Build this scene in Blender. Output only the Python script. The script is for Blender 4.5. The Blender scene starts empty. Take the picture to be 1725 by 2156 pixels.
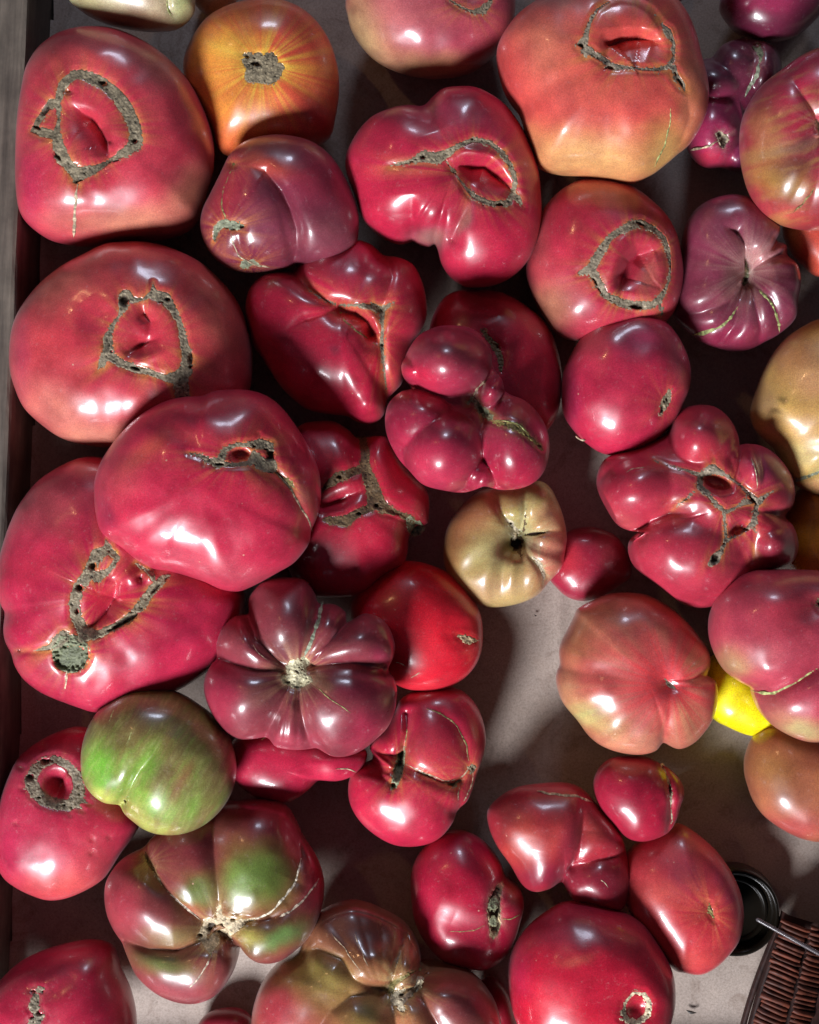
import bpy, math, random
import numpy as np
from mathutils import Vector, Matrix

random.seed(7)
# ------------------------------------------------------------------ units
# lengths below are in "px": 1 px = 0.25 mm of the real crate.  Image plane of the traced outlines is z = ZR.
U = 0.00025
HC = 3300.0          # camera height above the paper
ZR = 120.0
CX, CY = 862.5, 1078.0

scene = bpy.context.scene
# ------------------------------------------------------------------ camera
cam_d = bpy.data.cameras.new('camera')
cam = bpy.data.objects.new('camera', cam_d)
scene.collection.objects.link(cam)
cam.location = (0, 0, HC * U)
cam_d.sensor_fit = 'VERTICAL'
cam_d.sensor_height = 24
cam_d.lens = 24 * (HC - ZR) / 2156.0
cam_d.clip_start = 0.01
cam_d.clip_end = 20
scene.camera = cam
cam_d.dof.use_dof = False
# ------------------------------------------------------------------ world and lamps
w = bpy.data.worlds.new('World'); scene.world = w; w.use_nodes = True
bg = w.node_tree.nodes['Background']
bg.inputs[0].default_value = (0.55, 0.60, 0.85, 1); bg.inputs[1].default_value = 0.048
def area(name, loc, size, size_y, power, col, target=(0, 0, 0.03)):
    l = bpy.data.lights.new(name, 'AREA'); l.shape = 'ELLIPSE'; l.size = size; l.size_y = size_y
    l.energy = power; l.color = col
    o = bpy.data.objects.new(name, l); scene.collection.objects.link(o)
    o.location = loc
    o.rotation_euler = (Vector(target) - Vector(loc)).to_track_quat('-Z', 'Y').to_euler()
    return o
area('window_light', (-0.66, -1.34, 1.06), 0.58, 0.52, 60, (0.95, 0.95, 1.0))
area('far_window_light', (0.10, 2.1, 1.0), 0.44, 0.38, 12.5, (0.72, 0.80, 1.0))
area('lamp_light', (-0.9, 0.9, 1.2), 0.06, 0.06, 1.2, (1.0, 0.55, 0.25))
scene.view_settings.view_transform = 'Standard'
scene.view_settings.look = 'None'
scene.view_settings.exposure = 0
scene.view_settings.gamma = 1

# ------------------------------------------------------------------ helpers
def tag(o, label=None, cat=None, group=None, kind=None):
    if label: o['label'] = label
    if cat: o['category'] = cat
    if group: o['group'] = group
    if kind: o['kind'] = kind
    return o
def empty(name, loc):
    o = bpy.data.objects.new(name, None); o.empty_display_size = 0.01
    o.location = loc; scene.collection.objects.link(o); return o
def mesh_obj(name, V, quads, mat, parent=None, loc=(0, 0, 0), attrs=None, tris=None, smooth=True):
    """V (n,3) world metres, local to loc"""
    me = bpy.data.meshes.new(name)
    V = np.asarray(V, dtype=np.float32)
    quads = np.asarray(quads, dtype=np.int32).reshape(-1, 4)
    tris = np.zeros((0, 3), np.int32) if tris is None else np.asarray(tris, dtype=np.int32).reshape(-1, 3)
    nq, nt = len(quads), len(tris)
    me.vertices.add(len(V)); me.vertices.foreach_set('co', V.ravel())
    loops = np.concatenate([quads.ravel(), tris.ravel()])
    me.loops.add(len(loops)); me.loops.foreach_set('vertex_index', loops)
    me.polygons.add(nq + nt)
    starts = np.concatenate([np.arange(nq) * 4, nq * 4 + np.arange(nt) * 3]).astype(np.int32)
    me.polygons.foreach_set('loop_start', starts)
    me.polygons.foreach_set('loop_total', np.concatenate([np.full(nq, 4), np.full(nt, 3)]).astype(np.int32))
    me.polygons.foreach_set('use_smooth', np.full(nq + nt, smooth))
    for k, a in (attrs or {}).items():
        a = np.asarray(a, dtype=np.float32)
        if a.ndim == 2:
            if a.shape[1] == 3: a = np.concatenate([a, np.ones((len(a), 1), np.float32)], 1)
            at = me.color_attributes.new(k, 'FLOAT_COLOR', 'POINT'); at.data.foreach_set('color', a.ravel())
        else:
            at = me.attributes.new(k, 'FLOAT', 'POINT'); at.data.foreach_set('value', a)
    me.update(calc_edges=True); me.validate()
    me.materials.append(mat)
    o = bpy.data.objects.new(name, me); scene.collection.objects.link(o)
    o.location = loc
    if parent: o.parent = parent
    return o
def world_xyz(px, py, pz):
    """px,py,pz true positions in px (x right, y down the picture) -> metres"""
    return np.stack([px * U, -py * U, pz * U], -1)
def at(Dx, Dy, z):
    """point that stands at height z px and is seen at picture point Dx,Dy -> metres"""
    k = (HC - z) / (HC - ZR)
    return Vector(((Dx - CX) * k * U, -(Dy - CY) * k * U, z * U))

_rs = np.random.RandomState(3)
_tab = _rs.rand(256, 256)
def noise2(x, y):
    xi = np.floor(x).astype(int); yi = np.floor(y).astype(int)
    fx = x - xi; fy = y - yi
    fx = fx * fx * (3 - 2 * fx); fy = fy * fy * (3 - 2 * fy)
    a = _tab[xi & 255, yi & 255]; b = _tab[(xi + 1) & 255, yi & 255]
    c = _tab[xi & 255, (yi + 1) & 255]; d = _tab[(xi + 1) & 255, (yi + 1) & 255]
    return (a * (1 - fx) + b * fx) * (1 - fy) + (c * (1 - fx) + d * fx) * fy * 1.0
def fbm(x, y, o=3):
    s = 0; a = 1; t = 0
    for i in range(o):
        s = s + a * noise2(x * 2 ** i + 17 * i, y * 2 ** i + 31 * i); t += a; a *= .5
    return s / t
def sstep(a, b, x):
    t = np.clip((x - a) / (b - a), 0, 1); return t * t * (3 - 2 * t)

# ------------------------------------------------------------------ node materials
def new_mat(name):
    m = bpy.data.materials.new(name); m.use_nodes = True
    nt = m.node_tree; nt.nodes.clear()
    out = nt.nodes.new('ShaderNodeOutputMaterial'); p = nt.nodes.new('ShaderNodeBsdfPrincipled')
    nt.links.new(p.outputs[0], out.inputs[0])
    return m, nt, p
def N(nt, t, **k):
    n = nt.nodes.new(t)
    for a, b in k.items():
        if a.startswith('i_'):
            key = a[2:]; key = int(key) if key.isdigit() else key
            n.inputs[key].default_value = b
        else: setattr(n, a, b)
    return n
def mixc(nt, f, a, b, mode='MIX'):
    n = nt.nodes.new('ShaderNodeMix'); n.data_type = 'RGBA'; n.blend_type = mode
    for i, v in ((0, f), (6, a), (7, b)):
        if isinstance(v, (int, float)): n.inputs[i].default_value = v
        elif isinstance(v, tuple): n.inputs[i].default_value = v
        else: nt.links.new(v, n.inputs[i])
    return n.outputs[2]
def ramp(nt, fac, stops):
    r = nt.nodes.new('ShaderNodeValToRGB'); nt.links.new(fac, r.inputs[0])
    e = r.color_ramp.elements
    while len(e) > 1: e.remove(e[-1])
    e[0].position = stops[0][0]; e[0].color = stops[0][1]
    for p, c in stops[1:]:
        x = e.new(p); x.color = c
    return r.outputs[0]

def skin_material():
    m, nt, p = new_mat('tomato_skin')
    col = N(nt, 'ShaderNodeAttribute', attribute_name='col').outputs['Color']
    geo = N(nt, 'ShaderNodeNewGeometry').outputs['Position']
    n1 = N(nt, 'ShaderNodeTexNoise', i_Scale=55.0, i_Detail=4.0, i_Roughness=.6); nt.links.new(geo, n1.inputs['Vector'])
    n2 = N(nt, 'ShaderNodeTexNoise', i_Scale=1500.0, i_Detail=2.0); nt.links.new(geo, n2.inputs['Vector'])
    c = mixc(nt, 1.0, col, ramp(nt, n1.outputs[0], [(.25, (.70, .62, .66, 1)), (.5, (1, 1, 1, 1)), (.75, (1.25, 1.3, 1.2, 1))]), 'MULTIPLY')
    c = mixc(nt, 1.0, c, ramp(nt, n2.outputs[0], [(.3, (.82, .78, .80, 1)), (.5, (1, 1, 1, 1)), (.72, (1.18, 1.22, 1.2, 1))]), 'MULTIPLY')
    # tiny pale lenticels
    v = N(nt, 'ShaderNodeTexVoronoi', i_Scale=140.0); nt.links.new(geo, v.inputs['Vector'])
    dots = ramp(nt, v.outputs['Distance'], [(.0, (1, 1, 1, 1)), (.05, (.6, .6, .6, 1)), (.08, (0, 0, 0, 1))])
    sel = N(nt, 'ShaderNodeSeparateColor'); nt.links.new(v.outputs['Color'], sel.inputs[0])
    gt = N(nt, 'ShaderNodeMath', operation='GREATER_THAN', i_1=.93); nt.links.new(sel.outputs[0], gt.inputs[0])
    mu = N(nt, 'ShaderNodeMath', operation='MULTIPLY'); nt.links.new(gt.outputs[0], mu.inputs[0]); nt.links.new(dots, mu.inputs[1])
    c = mixc(nt, mu.outputs[0], c, (.62, .35, .25, 1))
    n5 = N(nt, 'ShaderNodeTexNoise', i_Scale=380.0, i_Detail=8.0, i_Roughness=.8); nt.links.new(geo, n5.inputs['Vector'])
    dust = ramp(nt, n5.outputs[0], [(.57, (0, 0, 0, 1)), (.72, (.34, .34, .34, 1))])
    c = mixc(nt, dust, c, (.50, .34, .34, 1))
    nt.links.new(c, p.inputs['Base Color'])
    n4 = N(nt, 'ShaderNodeTexNoise', i_Scale=26.0, i_Detail=6.0, i_Roughness=.65, i_Distortion=.6); nt.links.new(geo, n4.inputs['Vector'])
    ro = N(nt, 'ShaderNodeMapRange', i_1=.3, i_2=.7, i_3=.26, i_4=.46); nt.links.new(n4.outputs[0], ro.inputs[0])
    cr = N(nt, 'ShaderNodeMapRange', i_1=.35, i_2=.65, i_3=.08, i_4=.20); nt.links.new(n4.outputs[0], cr.inputs[0]); nt.links.new(cr.outputs[0], p.inputs['Coat Roughness'])
    nt.links.new(ro.outputs[0], p.inputs['Roughness'])
    p.inputs['Specular IOR Level'].default_value = .5
    p.inputs['Coat Weight'].default_value = .45
    p.inputs['Coat Roughness'].default_value = .10
    p.inputs['Sheen Weight'].default_value = .05; p.inputs['Sheen Roughness'].default_value = .45; p.inputs['Sheen Tint'].default_value = (1, .86, .95, 1)
    p.inputs['Subsurface Weight'].default_value = .12
    p.inputs['Subsurface Radius'].default_value = (1, .25, .15)
    p.inputs['Subsurface Scale'].default_value = .004
    nb = N(nt, 'ShaderNodeTexNoise', i_Scale=120.0, i_Detail=3.0); nt.links.new(geo, nb.inputs['Vector'])
    b = N(nt, 'ShaderNodeBump', i_Strength=.07, i_Distance=.001); nt.links.new(nb.outputs[0], b.inputs['Height'])
    b2 = N(nt, 'ShaderNodeBump', i_Strength=.05, i_Distance=.0002); nt.links.new(n2.outputs[0], b2.inputs['Height'])
    nt.links.new(b.outputs[0], b2.inputs['Normal'])
    nt.links.new(b2.outputs[0], p.inputs['Normal']); nt.links.new(b2.outputs[0], p.inputs['Coat Normal'])
    return m
def cork_material():
    m, nt, p = new_mat('cork_scar')
    col = N(nt, 'ShaderNodeAttribute', attribute_name='col').outputs['Color']
    geo = N(nt, 'ShaderNodeNewGeometry').outputs['Position']
    n1 = N(nt, 'ShaderNodeTexNoise', i_Scale=420.0, i_Detail=5.0, i_Roughness=.7); nt.links.new(geo, n1.inputs['Vector'])
    v = N(nt, 'ShaderNodeTexVoronoi', i_Scale=900.0); nt.links.new(geo, v.inputs['Vector'])
    c = mixc(nt, 1.0, col, ramp(nt, n1.outputs[0], [(.3, (.62, .6, .58, 1)), (.5, (1, 1, 1, 1)), (.7, (1.4, 1.4, 1.38, 1))]), 'MULTIPLY')
    c = mixc(nt, .7, c, ramp(nt, v.outputs['Distance'], [(.0, (1.5, 1.5, 1.5, 1)), (.5, (.75, .75, .75, 1))]), 'MULTIPLY')
    nt.links.new(c, p.inputs['Base Color'])
    p.inputs['Roughness'].default_value = .62; p.inputs['Specular IOR Level'].default_value = .35
    b = N(nt, 'ShaderNodeBump', i_Strength=.6, i_Distance=.0004); nt.links.new(n1.outputs[0], b.inputs['Height'])
    b2 = N(nt, 'ShaderNodeBump', i_Strength=.5, i_Distance=.0004); nt.links.new(v.outputs['Distance'], b2.inputs['Height'])
    nt.links.new(b.outputs[0], b2.inputs['Normal']); nt.links.new(b2.outputs[0], p.inputs['Normal'])
    return m
SKIN = skin_material(); CORK = cork_material()

# ------------------------------------------------------------------ tracing frames (native crops of 1000 px shown at 1725)
FR = dict(A=(0, 0), B=(800, 0), C=(1448, 0), D=(0, 700), E=(800, 700), F=(1448, 700), G=(0, 1400), H=(800, 1400),
          I=(1448, 1400), J=(0, 2059), K=(800, 2059), L=(1448, 2059))
S0 = 1725 / 2448.0; SC = 1725 / 2448.0 / 1.725
def P(s):
    if not isinstance(s, str): return s
    return [tuple(float(v) for v in t.split(',')) for t in s.split()]
def toD(fr, pts):
    ox, oy = FR[fr]
    out = []
    for p in pts:
        out.append((ox * S0 + p[0] * SC, oy * S0 + p[1] * SC) + tuple(p[2:]))
    return out

KIND = dict(cork=(.27, .235, .18), cream=(.62, .60, .42), green=(.27, .31, .22), tan=(.45, .36, .24), brown=(.15, .10, .055),
            olive=(.27, .23, .09), beige=(.50, .42, .32), pale=(.62, .56, .44), lime=(.38, .42, .16), dark=(.06, .035, .025))

class Tomato:
    def __init__(s, label, fr, outline, base, up=0, hs=.80, n=2.25, core=1.0, cen=None, creases=(), dimples=(), lobes=(), scars=(),
                 sutures=(), paint=(), specks='', pit='', res=1.0, zc=None, halo=(.58, .20, .06), halo_len=16, vary=.10, rib=None, streak=None, ray=.62):
        s.__dict__.update(locals())
        o = np.array(toD(fr, P(outline)))
        # closed catmull-rom
        n_ = len(o); dense = []
        for i in range(n_):
            p0, p1, p2, p3 = o[i - 1], o[i], o[(i + 1) % n_], o[(i + 2) % n_]
            for t in np.linspace(0, 1, 12, endpoint=False):
                dense.append(.5 * ((2 * p1) + (-p0 + p2) * t + (2 * p0 - 5 * p1 + 4 * p2 - p3) * t * t + (-p0 + 3 * p1 - 3 * p2 + p3) * t ** 3))
        dense = np.array(dense)
        x, y = dense[:, 0], dense[:, 1]; xs, ys = np.roll(x, -1), np.roll(y, -1)
        cr = x * ys - xs * y; A = cr.sum() / 2
        s.c = np.array([((x + xs) * cr).sum() / (6 * A), ((y + ys) * cr).sum() / (6 * A)])
        if cen: s.c = np.array(toD(fr, P(cen))[0][:2])
        d = dense - s.c
        th = np.arctan2(d[:, 1], d[:, 0]); r = np.hypot(d[:, 0], d[:, 1])
        k = np.argsort(th); th, r = th[k], r[k]
        s.th = np.concatenate([th - 2 * np.pi, th, th + 2 * np.pi]); s.r = np.concatenate([r, r, r])
        s.R = math.sqrt(abs(A) / math.pi)
        s.Hb = s.R * .74
        s.Ht = s.R * hs
        s.zc = (s.Hb + 2 + up) if zc is None else zc
        s.creases_ = [(np.array([(p + (1.,))[:3] for p in toD(fr, P(c[0]))]),) + tuple(c[1:]) for c in creases]
        s.dimples_ = [toD(fr, [t])[0] for t in dimples]
        s.lobes_ = [toD(fr, [t])[0] for t in lobes]
        s.scars_ = [dict(lines=[np.array(toD(fr, P(q))) for q in sc[0].split('|')], kind=sc[1],
                         pits=[toD(fr, [t])[0] for t in (sc[2] if len(sc) > 2 else ())]) for sc in scars]
        for sc in s.scars_:
            for l in sc['lines']: l[:, 2] *= SC
        s.sut_ = [(np.array(toD(fr, P(q[0]))), q[1], q[2]) for q in sutures]
        s.paint_ = [toD(fr, [t])[0] for t in paint]
        s.seed = (hash_str(label) % 997) * 1.37
    def Rof(s, th): return np.interp(th, s.th, s.r)
    def base_h(s, q0):
        d = q0 - s.c; th = np.arctan2(d[..., 1], d[..., 0]); R = s.Rof(th)
        dd = np.clip(np.hypot(d[..., 0], d[..., 1]) / R, 0, 1)
        return np.clip(1 - dd ** s.n, 0, 1) ** (1 / s.n)
    def sdf(s, sc, q):
        best = np.full(len(q), -1e9)
        for l in sc['lines']:
            for i in range(max(1, len(l) - 1)):
                a = l[i]; b = l[i + 1] if len(l) > 1 else l[i]
                ab = b[:2] - a[:2]; L2 = (ab ** 2).sum() + 1e-9
                t = np.clip(((q - a[:2]) @ ab) / L2, 0, 1)
                dist = np.hypot(q[:, 0] - a[0] - t * ab[0], q[:, 1] - a[1] - t * ab[1])
                best = np.maximum(best, a[2] + (b[2] - a[2]) * t - dist)
        return best
    def pitf(s, sc, q):
        dp = np.zeros(len(q)); m = np.zeros(len(q))
        for p in sc['pits']:
            x, y, rx, ry = p[0], p[1], p[2] * SC, p[3] * SC
            an = math.radians(p[4]) if len(p) > 4 else 0
            dz = p[5] if len(p) > 5 else 9
            u = (q[:, 0] - x) * math.cos(an) + (q[:, 1] - y) * math.sin(an); v = -(q[:, 0] - x) * math.sin(an) + (q[:, 1] - y) * math.cos(an)
            e = np.hypot(u / rx, v / ry) + .35 * (noise2(q[:, 0] / 4 + s.seed, q[:, 1] / 4) - .5)
            k = 1 - sstep(.62, 1.12, e)
            dp = np.maximum(dp, k * dz); m = np.maximum(m, k)
        return dp, m
    def disp(s, q, f, under=True):
        """height (px above zc) of the surface seen at picture point q, f = dome height 0..1"""
        z = s.Ht * f * s.core
        if s.lobes_:
            K = 3.5; acc = np.exp(np.clip(z / K, -50, 80) - 60)
            for L in s.lobes_:
                x, y, rx, ry, an, top = L[:6]; an = math.radians(an); rx *= SC; ry *= SC
                u = (q[:, 0] - x) * math.cos(an) + (q[:, 1] - y) * math.sin(an); v = -(q[:, 0] - x) * math.sin(an) + (q[:, 1] - y) * math.cos(an)
                e = (u / rx) ** 2 + (v / ry) ** 2
                zz = np.where(e < 1, top * s.Ht * np.sqrt(np.clip(1 - e, 0, 1)), -40)
                acc = acc + np.exp(np.clip(zz / K, -50, 80) - 60)
            z = K * (np.log(acc) + 60)
        att = np.clip(f * 2.2, 0, 1)
        z = z - np.minimum(z, s.Ht * 1.2) * 0
        dz = np.zeros(len(q))
        for c in s.creases_:
            l, dep, wl, wr = c[0], c[1] * (1.6 if c[1] >= 30 else 1.3), c[2], c[3]
            bd = np.full(len(q), 1e9); bm = np.zeros(len(q)); bs = np.zeros(len(q))
            for i in range(len(l) - 1):
                a, b = l[i], l[i + 1]; ab = b[:2] - a[:2]; L2 = (ab ** 2).sum() + 1e-9
                t = np.clip(((q - a[:2]) @ ab) / L2, 0, 1)
                rx = q[:, 0] - a[0] - t * ab[0]; ry = q[:, 1] - a[1] - t * ab[1]
                dist = np.hypot(rx, ry); k = dist < bd
                bd = np.where(k, dist, bd); sn = (ab[0] * ry - ab[1] * rx) / np.sqrt(L2); bm = np.where(k, a[2] + (b[2] - a[2]) * t, bm)
                bs = np.where(k, sn / np.maximum(dist, 1e-3), bs)
            wdt = wl + (wr - wl) * sstep(-.9, .9, bs)
            # rounded shoulders, pinched bottom
            x = (np.sqrt(bd * bd + 5.0) - 2.236) / wdt
            g = np.exp(-x * 1.25) * (1 + .55 * x) if not (len(c) > 4 and c[4]) else np.exp(-x * x)
            # blend the two sides close to the line to stay continuous
            dz = dz - dep * bm * g
        for p in s.dimples_:
            x, y, rx, ry, an, dep = p[:6]; an = math.radians(an); rx *= SC; ry *= SC
            u = (q[:, 0] - x) * math.cos(an) + (q[:, 1] - y) * math.sin(an); v = -(q[:, 0] - x) * math.sin(an) + (q[:, 1] - y) * math.cos(an)
            e = (u / rx) ** 2 + (v / ry) ** 2
            pw = p[6] if len(p) > 6 else 1
            dz = dz - dep * np.exp(-e ** pw)
        if s.rib:
            pass
        # slow unevenness of the skin
        dz = dz + (fbm(q[:, 0] / 60 + s.seed, q[:, 1] / 60, 2) - .5) * s.R * .035
        for sc in s.scars_:
            sd = s.sdf(sc, q); dp, m = s.pitf(sc, q)
            # the skin rolls gently into the scar
            dz = dz - 2.2 * sstep(-9, 1, sd)
            wide = max(l[:, 2].max() for l in sc['lines'])
            if under: dz = dz - (sstep(3.0, 6.0, sd) * 7 if wide > 7 else sstep(1.5, 4, sd) * 2.0) - dp * 1.25 * sstep(0, 2, sd)
        return z + dz * att
    def surf(s, q):
        """picture points q (n,2) -> base plan point q0 and height z of the skin without the hollow below scars"""
        q0 = q.copy(); z = np.full(len(q), s.zc)
        for i in range(3):
            f = s.base_h(q0)
            z = s.zc + s.disp(q, f, under=False)
            q0 = (q - [CX, CY]) * ((HC - z) / (HC - s.zc))[:, None] + [CX, CY]
        return q0, z, f
    def world(s, q0, z):
        k = (HC - s.zc) / (HC - ZR)
        return world_xyz((q0[:, 0] - CX) * k, (q0[:, 1] - CY) * k, z)
    def colour(s, q, f):
        n = len(q)
        c = np.tile(np.array(s.base), (n, 1))
        v = fbm(q[:, 0] / 75 + s.seed, q[:, 1] / 75 + 5, 3) - .5
        v2 = fbm(q[:, 0] / 38 + s.seed + 40, q[:, 1] / 38 + 5, 3) - .5
        for p in s.paint_:
            x, y, rx, ry, an, col, st = p[:7]; an = math.radians(an); rx *= SC; ry *= SC
            wx = q[:, 0] + v * 26 + v2 * 12; wy = q[:, 1] + v2 * 26
            u = (wx - x) * math.cos(an) + (wy - y) * math.sin(an); vv = -(wx - x) * math.sin(an) + (wy - y) * math.cos(an)
            e = (u / rx) ** 2 + (vv / ry) ** 2
            g = (np.exp(-e ** 1.3) * st)[:, None]
            c = c * (1 - g) + np.array(col) * g
        if s.streak:
            for (ang, ln, wd_, colr, st_) in s.streak:
                a_ = math.radians(ang)
                uu = (q[:, 0] * math.cos(a_) + q[:, 1] * math.sin(a_)) / ln; vv = (-q[:, 0] * math.sin(a_) + q[:, 1] * math.cos(a_) + v * 20) / wd_
                g = (np.clip(fbm(uu + s.seed, vv + s.seed * 2, 3) * 3.2 - 1.55, 0, 1) * st_)[:, None]
                c = c * (1 - g) + np.array(colr) * g
        c = c * (1 + s.vary * 4 * v[:, None] * np.array([.6, 1.4, 1.0]) + s.vary * 2 * v2[:, None])
        for sc in s.scars_:
            if sc['kind'] == 'none': continue
            l = sc['lines'][0]; cc = np.concatenate([m[:, :2] for m in sc['lines']]).mean(0)
            sd = s.sdf(sc, q)
            a = np.arctan2(q[:, 1] - cc[1], q[:, 0] - cc[0])
            ray = noise2(a * 7 + s.seed + 50, a * 0 + .5) ; ray2 = noise2(a * 19 + s.seed + 90, a * 0 + 3.5)
            rr = np.clip((ray * .5 + ray2 * .7) * 2.4 - 1.05, 0, 1.2)
            g1 = np.exp(np.minimum(sd, 0) / (s.halo_len * .16)) * .26
            g2 = np.exp(np.minimum(sd, 0) / (s.halo_len * 1.5)) * rr * s.ray
            g = np.clip(g1 + g2, 0, .9)[:, None]
            c = c * (1 - g) + np.array(s.halo) * g
        k = sstep(.45, .15, c[:, 1] / np.maximum(c[:, 0], .01))
        c[:, 1] *= 1 - .20 * k * sstep(.30, .10, c[:, 1] / np.maximum(c[:, 0], .01)); c[:, 2] += k * (.05 * c[:, 2] + .006); c[:, 0] *= 1 - .06 * k
        return np.clip(c, .004, .95)
    def build(s):
        k = (HC - s.zc) / (HC - ZR)
        nt = int(np.clip(2 * math.pi * s.R / 4.1 * s.res, 48, 460))
        nr = int(np.clip(s.R * math.pi / 2 / 3.7 * s.res, 20, 150)); nb = max(12, nr // 4)
        th = np.linspace(-math.pi, math.pi, nt, endpoint=False); R = s.Rof(th)
        R = .25 * np.roll(R, 1) + .5 * R + .25 * np.roll(R, -1)
        ph = np.linspace(0, math.pi / 2, nr + 1)
        # rows a little denser near the rim
        phb = np.linspace(math.pi / 2, math.pi, nb + 1)[1:]
        ct, st = np.cos(th), np.sin(th)
        # upper half
        d = np.sin(ph) ** (2 / s.n); f = np.cos(ph) ** (2 / s.n); f[-1] = 0
        D_, T_ = np.meshgrid(d[1:], np.arange(nt), indexing='ij')
        F_ = np.repeat(f[1:], nt)
        q0 = np.stack([s.c[0] + (D_ * R[T_] * ct[T_]).ravel(), s.c[1] + (D_ * R[T_] * st[T_]).ravel()], -1)
        q0 = np.concatenate([s.c[None], q0]); F = np.concatenate([[1.], F_])
        z = s.zc + s.Ht * F * s.core
        for i in range(2):
            q = (q0 - [CX, CY]) * ((HC - s.zc) / (HC - z))[:, None] + [CX, CY]
            z = s.zc + s.disp(q, F)
        z = np.maximum(z, s.zc * 0 + 2)
        col = s.colour(q, F)
        # lower half
        db = np.sin(phb) ** (2 / 2.2); fb = -np.abs(np.cos(phb)) ** (2 / 2.2)
        D_, T_ = np.meshgrid(db[:-1], np.arange(nt), indexing='ij')
        q0b = np.stack([s.c[0] + (D_ * R[T_] * ct[T_]).ravel(), s.c[1] + (D_ * R[T_] * st[T_]).ravel()], -1)
        zb = s.zc + s.Hb * np.repeat(fb[:-1], nt)
        q0b = np.concatenate([q0b, s.c[None]]); zb = np.concatenate([zb, [s.zc - s.Hb]])
        colb = s.colour(q0b, zb * 0)
        V = s.world(np.concatenate([q0, q0b]), np.concatenate([z, zb]))
        col = np.concatenate([col, colb])
        rows = nr + nb - 1
        i = np.arange(rows - 1)[:, None]; j = np.arange(nt)[None]
        j2 = (j + 1) % nt
        a = 1 + i * nt + j; b = 1 + i * nt + j2; c = 1 + (i + 1) * nt + j2; d_ = 1 + (i + 1) * nt + j
        # picture y is down, world y up: this order faces outward
        quads = np.stack([a, b, c, d_], -1).reshape(-1, 4)
        last = len(V) - 1; base = 1 + (rows - 1) * nt; jj = np.arange(nt); jj2 = (jj + 1) % nt
        tris = np.concatenate([np.stack([np.zeros(nt, int), 1 + jj2, 1 + jj], -1), np.stack([base + jj, base + jj2, np.full(nt, last)], -1)])
        loc = np.array([(s.c[0] - CX) * k * U, -(s.c[1] - CY) * k * U, (s.zc - s.Hb) * U])
        s.loc = loc
        has_parts = bool([1 for sc in s.scars_ if sc['kind'] != 'none']) or bool(s.sut_)
        if has_parts:
            root = empty('tomato', tuple(loc)); sk = mesh_obj('skin', V - loc, quads, SKIN, root, attrs={'col': col}, tris=tris)
        else:
            root = mesh_obj('tomato', V - loc, quads, SKIN, None, loc=tuple(loc), attrs={'col': col}, tris=tris)
        tag(root, s.label, 'tomato', 'heirloom tomatoes in the paper lined crate')
        s.root = root
        for sc in s.scars_:
            if sc['kind'] != 'none': s.scar_part(sc)
        for pts, wd, kd in s.sut_: s.suture_part(pts, wd, kd)
        return root
    def scar_part(s, sc):
        allp = np.concatenate(sc['lines']); m = allp[:, 2].max() + 5
        x0, y0 = allp[:, 0].min() - m, allp[:, 1].min() - m; x1, y1 = allp[:, 0].max() + m, allp[:, 1].max() + m
        cell = 1.7 if max(x1 - x0, y1 - y0) < 140 else 2.1
        nx, ny = int((x1 - x0) / cell) + 2, int((y1 - y0) / cell) + 2
        gx, gy = np.meshgrid(x0 + np.arange(nx) * cell, y0 + np.arange(ny) * cell, indexing='ij')
        q = np.stack([gx.ravel(), gy.ravel()], -1)
        small = m < 12
        cc = allp[:, :2].mean(0)
        def field(q):
            a = .5 if small else 2.4
            tooth = np.abs(noise2(q[:, 0] / 4.2 + s.seed, q[:, 1] / 4.2) - .5) * 2
            big = (fbm(q[:, 0] / 15 + s.seed + 11, q[:, 1] / 15, 2) - .52) * (.6 if small else 7.0)
            d = s.sdf(sc, q)
            an = np.arctan2(q[:, 1] - cc[1], q[:, 0] - cc[0])
            spine = np.clip(noise2(an * 26 + s.seed, an * 0 + .3) - .62, 0, 1) * (3 if small else 9)
            return d + big + spine * (d > -6) + a * (noise2(q[:, 0] / 6 + s.seed, q[:, 1] / 6) - .5) * 1.6 + a * (tooth - .4) * 1.3
        sd = field(q)
        inside = sd > 0
        G = inside.reshape(nx, ny)
        cellin = G[:-1, :-1] | G[1:, :-1] | G[:-1, 1:] | G[1:, 1:]
        # snap the outside corners back onto the outline
        e = .4
        gxn = (field(q + [e, 0]) - field(q - [e, 0])) / (2 * e); gyn = (field(q + [0, e]) - field(q - [0, e])) / (2 * e)
        gl = np.maximum(np.hypot(gxn, gyn), .5)
        mv = np.where(inside, 0, np.clip(-sd / gl, 0, cell * 1.1))
        q = q + np.stack([gxn / gl * mv, gyn / gl * mv], -1)
        ci, cj = np.nonzero(cellin)
        idx = lambda i, j: i * ny + j
        quads = np.stack([idx(ci, cj), idx(ci, cj + 1), idx(ci + 1, cj + 1), idx(ci + 1, cj)], -1)[:, ::-1]
        quads = quads[:, ::-1]
        used = np.unique(quads); remap = np.full(nx * ny, -1); remap[used] = np.arange(len(used)); quads = remap[quads]
        q = q[used]; sd = np.maximum(sd[used], 0)
        q0, z, f = s.surf(q)
        dp, pm = s.pitf(sc, q)
        nz = fbm(q[:, 0] / 3.1 + 3, q[:, 1] / 3.1, 2) - .5
        h = -1.2 + np.minimum(sd, 2.5) * .55 - 1.1 * sstep(3, 9, sd) - 2.5 * sstep(.74, .80, fbm(q[:, 0] / 5 + 60, q[:, 1] / 5, 2)) + nz * np.minimum(sd, 2.5) * 1.1 - dp
        z = z + h
        V = s.world(q0, z)
        base = np.array(KIND[sc['kind']]) * (.80 + .25 * ((s.seed * 7) % 1)) * np.array([1.04, 1, .96 - .12 * ((s.seed * 3) % 1)])
        v = (fbm(q[:, 0] / 9 + 7, q[:, 1] / 9, 2) - .5)[:, None]
        col = base * (1 + 1.0 * v + .9 * nz[:, None])
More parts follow.
